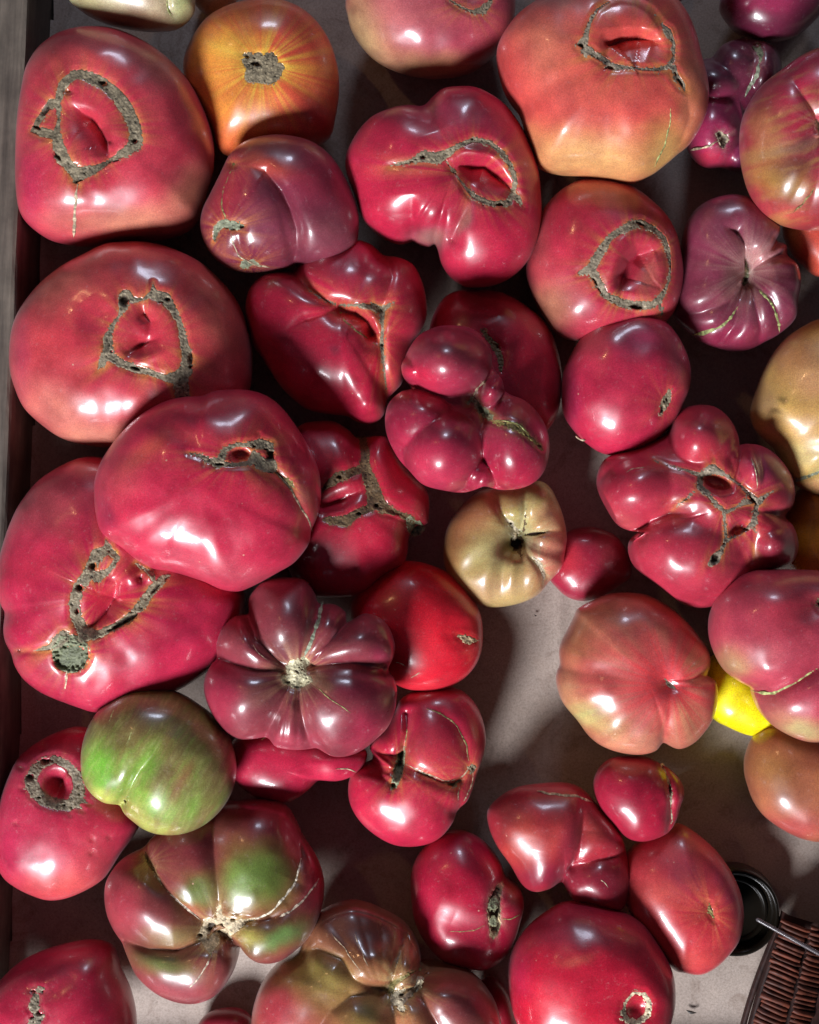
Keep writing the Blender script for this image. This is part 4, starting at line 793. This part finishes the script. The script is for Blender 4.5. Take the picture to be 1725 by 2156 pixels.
tom('round salmon brown ribbed tomato right of the bare paper with tiny grey stem mark', 'I',
    "760,640 850,655 950,710 1030,780 1090,850 1140,920 1155,980 1140,1050 1118,1080 1170,1070 1190,1110 1192,1180 1170,1280 1110,1370 1050,1420 990,1440 940,1420 912,1408 870,1450 790,1468 700,1460 610,1430 540,1380 480,1300 400,1200 370,1100 375,1045 390,1010 388,920 430,830 465,760 480,725 560,680 650,645",
    (.46, .12, .075), up=32, n=2.4, hs=.8, halo=(.66, .06, .045), ray=1.3, halo_len=52, cen='800,1060',
    creases=[(P("960,1120,.3 1040,1120,.7 1118,1082,1"), 8, 18, 14), (P("965,1130,.2 950,1280,.5 920,1420,1"), 12, 18, 14), (P("375,1030,1 500,1045,.8 700,1060,.5 880,1090,.1"), 9, 26, 26, 1), (P("820,850,.2 880,960,.8 935,1080,.8"), 7, 24, 24, 1), (P("900,1130,.5 800,1300,.5 700,1460,.5"), 5, 24, 24, 1), (P("890,1110,.3 700,1220,.5 500,1330,.5"), 5, 24, 24, 1), (P("470,745,.8 600,840,.3"), 6, 22, 22, 1), (P("1000,1140,.4 1080,1220,.7 1120,1360,.5"), 6, 20, 20, 1), (P("960,1080,.4 1010,960,.5 1060,820,.4"), 5, 24, 24, 1)],
    dimples=[(950, 1110, 90, 90, 0, 10)],
    scars=[("928,1085,9 950,1112,16 975,1130,14 992,1138,6", 'cork')],
    paint=[(700, 730, 300, 100, 0, (.34, .12, .06), .75), (480, 900, 100, 160, 10, (.34, .14, .06), .75), (940, 1100, 170, 170, 0, (.58, .06, .06), .85), (560, 1290, 160, 80, 25, (.45, .40, .15), .9), (420, 1120, 70, 80, 0, (.46, .30, .15), .6), (840, 1420, 200, 60, 0, (.55, .25, .15), .8), (1090, 1000, 70, 120, 0, (.36, .14, .06), .7), (1060, 1330, 90, 110, -30, (.56, .22, .12), .8), (650, 1070, 200, 70, 0, (.50, .08, .06), .6), (850, 880, 130, 60, 50, (.48, .08, .06), .6)])
tom('pinkish tomato at the right edge above the yellow one with yellow green seam across it', 'I',
    "1470,520 1380,530 1290,570 1220,640 1170,740 1160,840 1180,930 1230,1030 1300,1090 1378,1135 1390,1180 1420,1250 1480,1320 1560,1370 1640,1400 1725,1403 1900,1380 2050,1200 2080,950 2030,720 1900,580 1750,530 1600,520",
    (.46, .060, .070), up=115, n=2.4, hs=.76, cen='1620,950', halo=(.5, .12, .08), halo_len=16,
    creases=[(P("1375,1145,1 1430,1165,1 1500,1158,1 1600,1110,1 1725,1030,1 1850,940,.6"), 26, 24, 16), (P("1460,540,.5 1560,620,.3 1650,700,.1"), 6, 26, 26, 1), (P("1690,700,.6 1480,800,.4 1250,850,.1"), 5, 24, 24, 1), (P("1700,720,.6 1560,900,.4 1420,1040,.1"), 5, 24, 24, 1)],
    scars=[("1728,690,30 1740,720,20", 'brown', [(1730, 700, 12, 12)])], dimples=[(1760, 700, 130, 120, 0, 9)],
    sutures=[(P("1375,1143 1440,1160 1510,1152 1600,1108 1725,1030 1800,980"), 7, 'lime')],
    paint=[(1280, 1000, 110, 70, 20, (.36, .30, .13), .8), (1620, 1340, 160, 60, 15, (.40, .38, .16), .8), (1500, 1250, 130, 90, 20, (.42, .12, .09), .7), (1400, 620, 180, 90, 0, (.44, .05, .06), .5), (1600, 720, 150, 120, 0, (.52, .04, .05), .7), (1380, 940, 150, 80, 10, (.46, .10, .09), .7)])
tom('bright yellow tomato glimpsed between the salmon brown and pinkish ones', 'I', "1150,980 1250,960 1400,1050 1500,1200 1520,1350 1460,1375 1400,1380 1330,1365 1250,1330 1180,1290 1130,1200 1120,1080", (.90, .80, .0), up=0, vary=.02, hs=.85)
tom('brown orange tomato at the right edge under the yellow one', 'I',
    "1400,1370 1500,1320 1725,1350 1900,1400 1960,1550 1950,1750 1850,1880 1725,1917 1620,1900 1520,1850 1440,1790 1390,1720 1360,1640 1342,1560 1350,1470", (.38, .12, .055), up=5,
    paint=[(1480, 1560, 140, 130, 0, (.30, .14, .045), .8), (1600, 1850, 200, 80, 0, (.46, .07, .05), .8), (1600, 1420, 200, 60, 0, (.32, .10, .04), .6)])
tom('small dark crimson tomato with cracked seam near its nose, lower right of the bare paper', 'L',
    "740,345 830,350 900,380 960,415 1010,470 1028,530 1010,590 990,660 960,720 910,755 830,780 760,775 710,745 660,690 600,620 570,550 562,480 590,410 650,360", (.36, .012, .028), up=85, n=2.15, hs=.85,
    creases=[(P("920,390,.7 940,450,1 960,520,1 962,620,1 950,720,.8"), 9, 8, 10), (P("915,500,.2 900,560,.6 930,640,.3"), 4, 10, 10, 1)],
    scars=[("915,393,12 935,430,6 952,490,13 962,545,14 962,610,8 970,680,11 950,720,6", 'pale', [(957, 520, 9, 26, -12, 7), (922, 402, 8, 8)])], halo=(.45, .06, .05), halo_len=6,
    paint=[(780, 400, 120, 60, 0, (.34, .05, .04), .6), (850, 600, 60, 120, 0, (.44, .014, .03), .6)])
tom('glossy brownish red tomato folded like a fist with a thin seam across its top', 'L',
    "250,495 360,485 450,490 520,525 570,580 640,650 700,740 730,840 750,950 745,1040 705,1130 620,1135 540,1110 470,1090 430,1050 400,995 330,1022 250,1036 190,1000 130,900 60,800 20,700 20,620 90,550 170,510",
    (.34, .022, .024), up=34, n=2.3, hs=.72, cen='390,760', res=1.1,
    creases=[(P("500,560,.2 508,640,.6 505,730,1 485,830,1 445,930,1 395,1005,1"), 22, 26, 12), (P("450,918,1 520,905,1 590,880,1 670,868,.9 740,850,.7"), 22, 14, 22), (P("250,700,.0 210,820,.5 190,1000,.7"), 6, 30, 30, 1)],
    sutures=[(P("270,525 380,545 480,555 560,582"), 5, 'tan'), (P("600,985 620,1000 640,1020"), 2.5, 'tan')],
    paint=[(180, 780, 110, 150, -10, (.48, .08, .03), .85), (370, 760, 90, 120, 20, (.44, .06, .03), .6), (300, 960, 160, 70, 0, (.20, .014, .03), .7), (450, 790, 60, 130, 0, (.22, .02, .03), .6), (330, 520, 220, 40, 5, (.46, .02, .03), .8), (590, 1000, 150, 110, 0, (.24, .022, .03), .7), (560, 720, 80, 90, 0, (.34, .06, .03), .6), (110, 650, 80, 90, 0, (.28, .05, .03), .6)])
tom('crimson tomato with an open greenish slit on its right side, bottom centre', 'K',
    "1000,730 1080,760 1150,820 1200,890 1225,960 1275,1000 1310,1050 1320,1120 1300,1200 1280,1270 1240,1350 1180,1410 1100,1440 1000,1425 900,1390 820,1310 760,1200 740,1080 740,950 780,850 860,770 930,735",
    (.44, .012, .034), up=14, n=2.2, hs=.8,
    creases=[(P("1225,960,1 1215,1010,.8 1205,1180,.6 1165,1290,.5"), 10, 16, 10), (P("1300,1150,.5 1250,1180,.6 1210,1180,.5"), 4, 9, 9), (P("860,1160,.2 950,1200,.8 1080,1260,.6"), 8, 30, 30, 1)],
    scars=[("1212,985,7 1190,1020,26 1168,1080,36 1165,1150,38 1172,1210,38 1165,1260,26 1160,1298,5", 'tan', [(1172, 1110, 34, 100, 8, 12), (1175, 1225, 26, 40, 0, 11)]), ("1172,1090,22 1160,1120,24|1165,1200,22", 'green', []), ],
    sutures=[(P("1120,1215 1080,1235 1020,1250 930,1252"), 2, 'olive'), (P("1212,1185 1260,1185 1310,1155"), 3, 'lime')],
    paint=[(1260, 1040, 40, 60, -20, (.34, .14, .08), .8), (1000, 800, 180, 80, 10, (.34, .016, .045), .7), (980, 1020, 130, 110, 0, (.50, .012, .03), .6)], halo=(.5, .2, .15), halo_len=6)
tom('salmon red tomato at lower right beside the glass jar with tiny grey green stem mark', 'L',
    "990,695 1060,720 1140,780 1210,850 1270,940 1310,1030 1328,1120 1325,1200 1300,1290 1240,1370 1170,1430 1100,1460 1020,1450 960,1430 850,1300 750,1150 700,1000 720,880 780,800 880,740",
    (.54, .050, .045), up=16, n=2.25, ray=1.2, halo=(.66, .14, .06), halo_len=24,
    scars=[("1155,1105,12 1165,1145,18 1183,1185,9 1188,1196,5", 'olive')], dimples=[(1160, 1140, 110, 110, 0, 9)],
    creases=[(P("1180,1110,.3 1200,1100,.8 1205,1125,.3"), 2, 5, 5), (P("960,800,.2 1100,960,.6 1150,1080,.3"), 6, 34, 34, 1)],
    paint=[(1020, 950, 120, 110, 30, (.28, .04, .055), .85), (950, 760, 150, 70, 20, (.36, .07, .05), .7), (900, 1060, 130, 100, 0, (.50, .09, .05), .6), (1080, 1400, 150, 70, 0, (.62, .08, .05), .8), (1250, 1020, 60, 160, -20, (.44, .05, .10), .6), (1170, 1200, 110, 90, 0, (.60, .04, .035), .6)])
tom('large red tomato at bottom right of centre with small tan ring round a pit', 'L',
    "470,1100 560,1105 650,1130 740,1165 820,1210 880,1290 930,1370 965,1450 978,1540 970,1640 930,1760 850,1850 700,1900 500,1900 300,1850 180,1740 130,1600 120,1480 135,1380 180,1290 250,1210 330,1150 400,1110",
    (.50, .012, .026), up=40, n=2.3, hs=.8,
    scars=[("770,1560,16 820,1570,18 850,1620,20 840,1680,22 790,1720,22 740,1710,20 715,1670,20 725,1610,16 770,1560,16|705,1700,14", 'pale', [(850, 1650, 6, 4)])],
    dimples=[(780, 1645, 52, 62, 20, 22, 1.5), (780, 1645, 120, 110, 0, 5), (490, 1250, 150, 60, -20, 2)], halo=(.55, .05, .04), halo_len=8,
    paint=[(450, 1220, 260, 130, 5, (.30, .035, .050), .85), (470, 1400, 100, 35, -10, (.50, .09, .05), .8), (800, 1260, 120, 110, 40, (.36, .05, .05), .6), (350, 1680, 250, 100, 0, (.56, .012, .02), .6), (180, 1450, 60, 140, 0, (.40, .016, .05), .5)])
tom('big ribbed tomato blending green into brown red with a corky beige centre, lower left', 'J',
    "1300,570 1400,575 1480,610 1530,690 1562,760 1620,850 1660,940 1672,1040 1650,1160 1600,1260 1530,1330 1450,1380 1370,1382 1290,1335 1225,1330 1228,1380 1200,1460 1130,1550 1050,1590 960,1598 860,1570 780,1520 710,1450 670,1370 640,1310 590,1220 555,1120 550,1000 590,920 640,870 740,815 800,750 950,640 1100,600",
    (.22, .042, .032), up=38, n=2.5, hs=.66, cen='1120,1120', res=1.2, halo=(.45, .32, .14), halo_len=12,
    creases=[(P("1090,600,1 1100,780,1 1112,950,1 1135,1120,1"), 24, 34, 40), (P("735,830,1 795,950,1 850,1030,1 930,1110,1 1035,1195,.9"), 23, 22, 30), (P("1020,1320,.9 900,1357,1 760,1345,1 640,1300,1"), 28, 16, 30),
             (P("1290,1187,.8 1380,1160,1 1460,1080,1 1520,990,1 1552,870,1 1548,720,1"), 20, 26, 16), (P("1300,1203,.8 1380,1197,.9 1490,1150,.9 1580,1070,.9 1650,970,.9"), 16, 14, 22), (P("1140,1270,.9 1190,1300,1 1228,1335,1"), 28, 16, 22), (P("960,880,.2 1010,1000,.7 1060,1120,.7"), 6, 18, 18, 1)],
    dimples=[(1130, 1220, 150, 130, 0, 12)],
    scars=[("1130,1120,16 1140,1180,30 1080,1205,34 1040,1270,28 1060,1330,28 1090,1370,14|1080,1330,36 1120,1290,44 1180,1240,38 1240,1205,32 1300,1195,14|1140,1180,30 1200,1200,34", 'beige', [(1095, 1232, 32, 26, 0, 8), (1032, 1272, 16, 12), (1130, 1250, 10, 8), (1200, 1190, 14, 6)]), ("745,840,10 765,890,22 790,930,18", 'brown')],
    sutures=[(P("795,950 850,1030 930,1110 1035,1190"), 6, 'beige'), (P("1552,870 1525,990 1460,1080 1380,1160 1290,1185"), 6, 'pale'), (P("1645,975 1580,1070 1490,1150 1380,1195 1300,1200"), 6, 'beige'), (P("1085,1380 1045,1460 990,1530 955,1565"), 5, 'beige')],
    paint=[(1350, 950, 165, 170, 0, (.12, .21, .035), .95), (1230, 1020, 90, 130, 0, (.14, .24, .05), .8), (1030, 1060, 90, 110, 30, (.12, .19, .045), .85), (1440, 1280, 170, 70, -20, (.13, .26, .07), .9), (1290, 1270, 60, 50, 20, (.42, .38, .08), .8), (900, 1270, 160, 60, 0, (.20, .15, .05), .8), (850, 1420, 170, 60, 15, (.15, .20, .06), .8), (1330, 650, 230, 90, 0, (.24, .03, .03), .8), (930, 760, 150, 100, 0, (.22, .025, .03), .8), (640, 1080, 90, 170, 0, (.36, .035, .04), .8), (1620, 950, 70, 160, 0, (.42, .03, .035), .8), (1130, 1470, 90, 60, -30, (.36, .08, .06), .7), (900, 1560, 150, 50, 10, (.34, .07, .07), .7), (1000, 1150, 50, 40, 30, (.38, .07, .04), .7)], vary=.07)
tom('dark crimson tomato in the bottom left corner with a small pitted grey scar', 'J',
    "450,1300 540,1310 590,1350 620,1450 670,1560 700,1700 690,1850 600,1950 300,1980 50,1950 -50,1800 -60,1650 -40,1560 20,1480 100,1410 200,1360 330,1320", (.38, .014, .032), up=60, n=2.3,
    scars=[("165,1550,16 215,1552,18|190,1580,26 175,1640,32 205,1680,34 170,1730,34", 'cork', [(172, 1560, 12, 14), (225, 1560, 9, 8), (205, 1670, 16, 18), (160, 1690, 14, 10)])], halo_len=8, halo=(.4, .1, .08),
    paint=[(500, 1330, 100, 60, 0, (.34, .012, .03), .6), (250, 1430, 150, 100, 0, (.44, .02, .05), .6)], creases=[(P("360,1500,.5 280,1560,.8 230,1600,.4"), 5, 18, 18, 1)])
tom('mottled olive and brown tomato at bottom centre with purple lobe and whitish green stem end', 'K',
    "400,1100 500,1110 600,1150 700,1210 760,1290 788,1370 790,1430 835,1455 880,1448 960,1447 1060,1480 1140,1560 1190,1660 1200,1780 1100,1900 900,2000 500,2050 150,2000 -60,1850 -80,1700 -60,1590 -20,1500 60,1410 150,1360 190,1270 260,1160",
    (.27, .10, .045), up=26, n=2.5, hs=.66, cen='600,1560', res=1.15, halo=(.42, .30, .13), halo_len=14,
    creases=[(P("580,1560,.9 450,1500,1 380,1400,1 250,1345,1 140,1370,1"), 24, 26, 26), (P("570,1590,.9 430,1590,1 320,1660,1 230,1800,1 180,2000,1"), 22, 26, 26), (P("640,1650,.9 660,1725,1 680,1850,1 690,2020,1"), 22, 26, 26),
             (P("800,1610,.9 850,1690,1 910,1800,1 950,1980,1"), 24, 26, 26), (P("760,1560,.9 800,1500,1 835,1455,1"), 30, 12, 20), (P("640,1500,1 680,1380,1 725,1240,.8"), 20, 9, 14),
             (P("580,1540,.8 480,1400,.7 330,1220,.5"), 4, 12, 16), (P("590,1530,.8 530,1380,.7 470,1150,.5"), 4, 12, 16), (P("600,1520,.8 590,1370,.7 590,1170,.5"), 4, 12, 16), (P("560,1550,.8 440,1440,.6 230,1290,.5"), 4, 14, 16), (P("700,1560,.8 760,1600,.5"), 8, 16, 16)],
    dimples=[(650, 1570, 120, 100, 0, 10), (540, 1260, 260, 140, 15, 42)],
    scars=[("670,1600,50 740,1560,44 780,1500,22|690,1650,28|690,1340,8 670,1400,12 640,1470,8", 'pale', [(740, 1600, 18, 10), (690, 1580, 10, 10), (745, 1650, 16, 8, 20, 5), (700, 1520, 14, 22, 30, 6)]), ("630,1560,26 650,1510,20 780,1440,10", 'olive')],
    sutures=[(P("330,1260 400,1340 460,1430 500,1480"), 3, 'tan'), (P("450,1260 480,1340 520,1430"), 3, 'tan')],
    paint=[(200, 1440, 200, 90, 0, (.28, .22, .05), .9), (330, 1540, 140, 100, 0, (.30, .22, .06), .8), (40, 1660, 130, 160, 0, (.42, .035, .04), .85), (500, 1230, 280, 150, 10, (.11, .028, .016), .95), (980, 1650, 200, 200, 0, (.20, .035, .035), .9), (480, 1700, 130, 80, 0, (.28, .18, .05), .8), (520, 1650, 60, 60, 20, (.14, .16, .04), .7), (150, 1800, 200, 130, 0, (.44, .08, .06), .7), (740, 1700, 100, 60, 0, (.46, .16, .07), .7), (620, 1400, 60, 100, 0, (.20, .07, .03), .7)], vary=.08)
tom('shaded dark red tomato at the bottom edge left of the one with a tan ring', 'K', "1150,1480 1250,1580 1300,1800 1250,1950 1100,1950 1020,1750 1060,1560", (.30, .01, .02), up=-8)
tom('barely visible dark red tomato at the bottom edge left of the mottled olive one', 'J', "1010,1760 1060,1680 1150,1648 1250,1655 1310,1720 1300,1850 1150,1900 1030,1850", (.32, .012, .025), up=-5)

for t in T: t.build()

# ------------------------------------------------------------------ glass jar, rod, ribbed basket at lower right
def glass_mat():
    m, nt, p = new_mat('dark_glass')
    p.inputs['Base Color'].default_value = (.008, .006, .004, 1); p.inputs['Specular IOR Level'].default_value = .15; p.inputs['Roughness'].default_value = .28
    p.inputs['Transmission Weight'].default_value = .25; p.inputs['IOR'].default_value = 1.33
    return m
def lathe(prof, n=96):
    """prof: (r, z) px -> V, quads, ends open"""
    V = []; q = []
    for r, z in prof:
        for k in range(n):
            a = 2 * math.pi * k / n; V.append((r * math.cos(a) * U, r * math.sin(a) * U, z * U))
    for i in range(len(prof) - 1):
        for k in range(n): q.append((i * n + k, i * n + (k + 1) % n, (i + 1) * n + (k + 1) % n, (i + 1) * n + k))
    return V, q
GLASS = glass_mat()
jar = empty('glass_jar', tuple(at(1536, 1905, 4)))
tag(jar, 'clear dark glass jar half hidden under the salmon red tomato at lower right', 'jar')
V, q = lathe([(.5, 30), (30, 32), (58, 40), (72, 38), (78, 46), (84, 58), (88, 66), (92, 62), (96, 48), (99, 24), (96, 6), (88, 0), (60, 2), (.5, 4)])
mesh_obj('jar_body', V, q, GLASS, jar)
V, q = lathe([(80, 64), (84, 70), (88, 72), (92, 70), (93, 65), (88, 62), (80, 64)])
mesh_obj('jar_rim', V, q, GLASS, jar)
V, q = lathe([(62, 41), (66, 47), (71, 47), (74, 40), (62, 41)])
mesh_obj('jar_ring', V, q, GLASS, jar)
def rod(name, a, b, r, mat, label, cat, n=20):
    A, B = Vector(a), Vector(b); ax = (B - A); L = ax.length; rt = ax.to_track_quat('Z', 'Y').to_matrix()
    V = []; q = []
    ts = [0, .004, .012, .03, .5, 1]; rs = [.05, .6, .9, 1, 1, 1]
    for t, k in zip(ts, rs):
        for j in range(n):
            an = 2 * math.pi * j / n; V.append(rt @ Vector((r * k * math.cos(an), r * k * math.sin(an), t * L)))
    for i in range(len(ts) - 1):
        for j in range(n): q.append((i * n + j, i * n + (j + 1) % n, (i + 1) * n + (j + 1) % n, (i + 1) * n + j))
    o = mesh_obj(name, [tuple(v) for v in V], q, mat, None, loc=tuple(A)); tag(o, label, cat); return o
mclear, nt_, p_ = new_mat('clear_plastic')
p_.inputs['Base Color'].default_value = (.30, .27, .29, 1); p_.inputs['Transmission Weight'].default_value = .7; p_.inputs['Roughness'].default_value = .2; p_.inputs['IOR'].default_value = 1.45
rod('clear_rod', at(1592, 1934, 150), at(1800, 2050, 190), 4.2 * U, mclear, 'thin clear rod pointing in from the lower right edge over the ribbed basket', 'rod')
def basket_mat(name, c0, c1):
    m, nt, p = new_mat(name)
    geo = N(nt, 'ShaderNodeNewGeometry').outputs['Position']
    n1 = N(nt, 'ShaderNodeTexNoise', i_Scale=260.0, i_Detail=4.0); nt.links.new(geo, n1.inputs['Vector'])
    oi = N(nt, 'ShaderNodeObjectInfo')
    c = ramp(nt, n1.outputs[0], [(.3, c0), (.7, c1)])
    c = mixc(nt, 1.0, c, ramp(nt, oi.outputs['Random'], [(0, (.6, .6, .6, 1)), (1, (1.4, 1.35, 1.3, 1))]), 'MULTIPLY')
    nt.links.new(c, p.inputs['Base Color']); p.inputs['Roughness'].default_value = .55; p.inputs['Specular IOR Level'].default_value = .3
    b = N(nt, 'ShaderNodeBump', i_Strength=.4, i_Distance=.0005); nt.links.new(n1.outputs[0], b.inputs['Height']); nt.links.new(b.outputs[0], p.inputs['Normal'])
    return m
BAS = basket_mat('red_brown_cane', (.045, .013, .008, 1), (.12, .032, .017, 1)); BASD = basket_mat('dark_cane', (.018, .008, .007, 1), (.045, .02, .017, 1))
bk = empty('ribbed_basket', tuple(at(1660, 2080, 0)))
tag(bk, 'reddish brown ribbed basket side in the lower right corner', 'basket')
def slat_mesh():
    # rounded cane strip, unit length 1 along x, width 1 along y, height 1
    xs = np.linspace(-.5, .5, 7); ys = np.array([-.5, -.32, 0, .32, .5]); V = []
    for x in xs:
        e = max(0, 1 - (abs(x) * 2) ** 6)
        for y in ys: V.append((x, y, (1 - (abs(y) * 2) ** 2.4) * (.55 + .45 * e) * 1.0 - (1 - e) * .6))
    i = np.arange(6)[:, None]; j = np.arange(4)[None]
    return np.array(V), np.stack([i * 5 + j, (i + 1) * 5 + j, (i + 1) * 5 + j + 1, i * 5 + j + 1], -1).reshape(-1, 4)
sv, sq = slat_mesh(); slat0 = None
rng = random.Random(5)
# two columns of cane strips; column axis runs from upper right to lower left
c0 = [at(1715, 1925, 120), at(1628, 2180, 120)]   # left column
for col in range(2):
    A = at(1672 + col * 60, 1890 + col * 6, 130 - col * 8); B = at(1612 + col * 56, 2200, 130 - col * 8)
    if col == 0: A = at(1676, 1945, 112); B = at(1605, 2215, 112)
    else: A = at(1734, 1955, 104); B = at(1668, 2230, 104)
    ax = (B - A); L = ax.length; d = ax.normalized(); ang = math.atan2(d.y, d.x) + math.pi / 2
    n = int(L / U / 10.5)
    for k in range(n):
        p = A + ax * ((k + .5) / n)
        if slat0 is None:
            o = mesh_obj('slat', sv * U * np.array([62, 11, 8]), sq, BAS, bk); slat0 = o
        else:
            o = slat0.copy(); scene.collection.objects.link(o); o.parent = bk
        o.location = p - bk.location + Vector((rng.uniform(-2, 2) * U, 0, rng.uniform(-2.5, 2.5) * U))
        o.rotation_euler = (rng.uniform(-.3, .3), (.42 if col else -.10) + rng.uniform(-.04, .04), ang - .12 + rng.uniform(-.03, .03))
        o.scale = (rng.uniform(.90, 1.06), rng.uniform(.78, 1.15), rng.uniform(.7, 1.2))
# wall behind the strips and the dark rim bands left of them
def band(name, pts, w_, h_, mat):
    V = []; q = []
    pr = [(-.5, 0), (-.42, .8), (-.15, 1), (.15, 1), (.42, .8), (.5, 0)]
    for i, p in enumerate(pts):
        t = (pts[min(i + 1, len(pts) - 1)] - pts[max(i - 1, 0)]).normalized(); nn = Vector((-t.y, t.x, 0)).normalized()
        for a, b in pr:
            v = p + nn * (a * w_ * U) + Vector((0, 0, b * h_ * U)) - bk.location; V.append(tuple(v))
    m = len(pr)
    for i in range(len(pts) - 1):
        for j in range(m - 1): q.append((i * m + j, (i + 1) * m + j, (i + 1) * m + j + 1, i * m + j + 1))
    return mesh_obj(name, V, q, mat, bk)
def curve(x0, y0, x1, y1, bow, z, n=14):
    return [at(x0 + (x1 - x0) * t + bow * math.sin(math.pi * t), y0 + (y1 - y0) * t, z) for t in [i / n for i in range(n + 1)]]
band('wall_panel', curve(1716, 1935, 1640, 2230, 0, 56), 150, 40, BASD)
band('rim_band', curve(1650, 1945, 1566, 2225, -6, 84), 16, 14, BASD)
band('rim_band', curve(1634, 1960, 1548, 2225, -8, 70), 12, 12, BASD)
# small dry fleck on the paper at the bottom
def fleck(x, y, w_, h_, a, label):
    n = 9; V = []; q = []
    for i in range(n):
        t = i / (n - 1); wd = h_ * math.sin(math.pi * min(.96, max(.04, t)))
        for s_ in (-1, 0, 1):
            lx = (t - .5) * w_; ly = s_ * wd + 2.5 * math.sin(t * 3)
            X = lx * math.cos(a) - ly * math.sin(a); Y = lx * math.sin(a) + ly * math.cos(a)
            V.append((X * U, -Y * U, (3 + (1 - abs(s_)) * 2.5 + 2 * t) * U))
    for i in range(n - 1):
        for j in range(2): q.append((i * 3 + j, (i + 1) * 3 + j, (i + 1) * 3 + j + 1, i * 3 + j + 1))
    p = at(x, y, 0); tag(mesh_obj('dry_leaf_fleck', V, q, FLK, None, loc=tuple(p)), label, 'fleck')
FLK, _, p_ = new_mat('dry_leaf'); p_.inputs['Base Color'].default_value = (.03, .025, .02, 1)
fleck(1072, 1212, 9, 1.6, 1.2, 'tiny dark crumb on the bare paper just below the greenish tan tomato')
fleck(1128, 1294, 6, 1.5, .4, 'tiny dark crumb at the middle of the bright bare paper')
fleck(1455, 2128, 22, 3.5, .2, 'small black dry fleck on the bare paper at the bottom right')
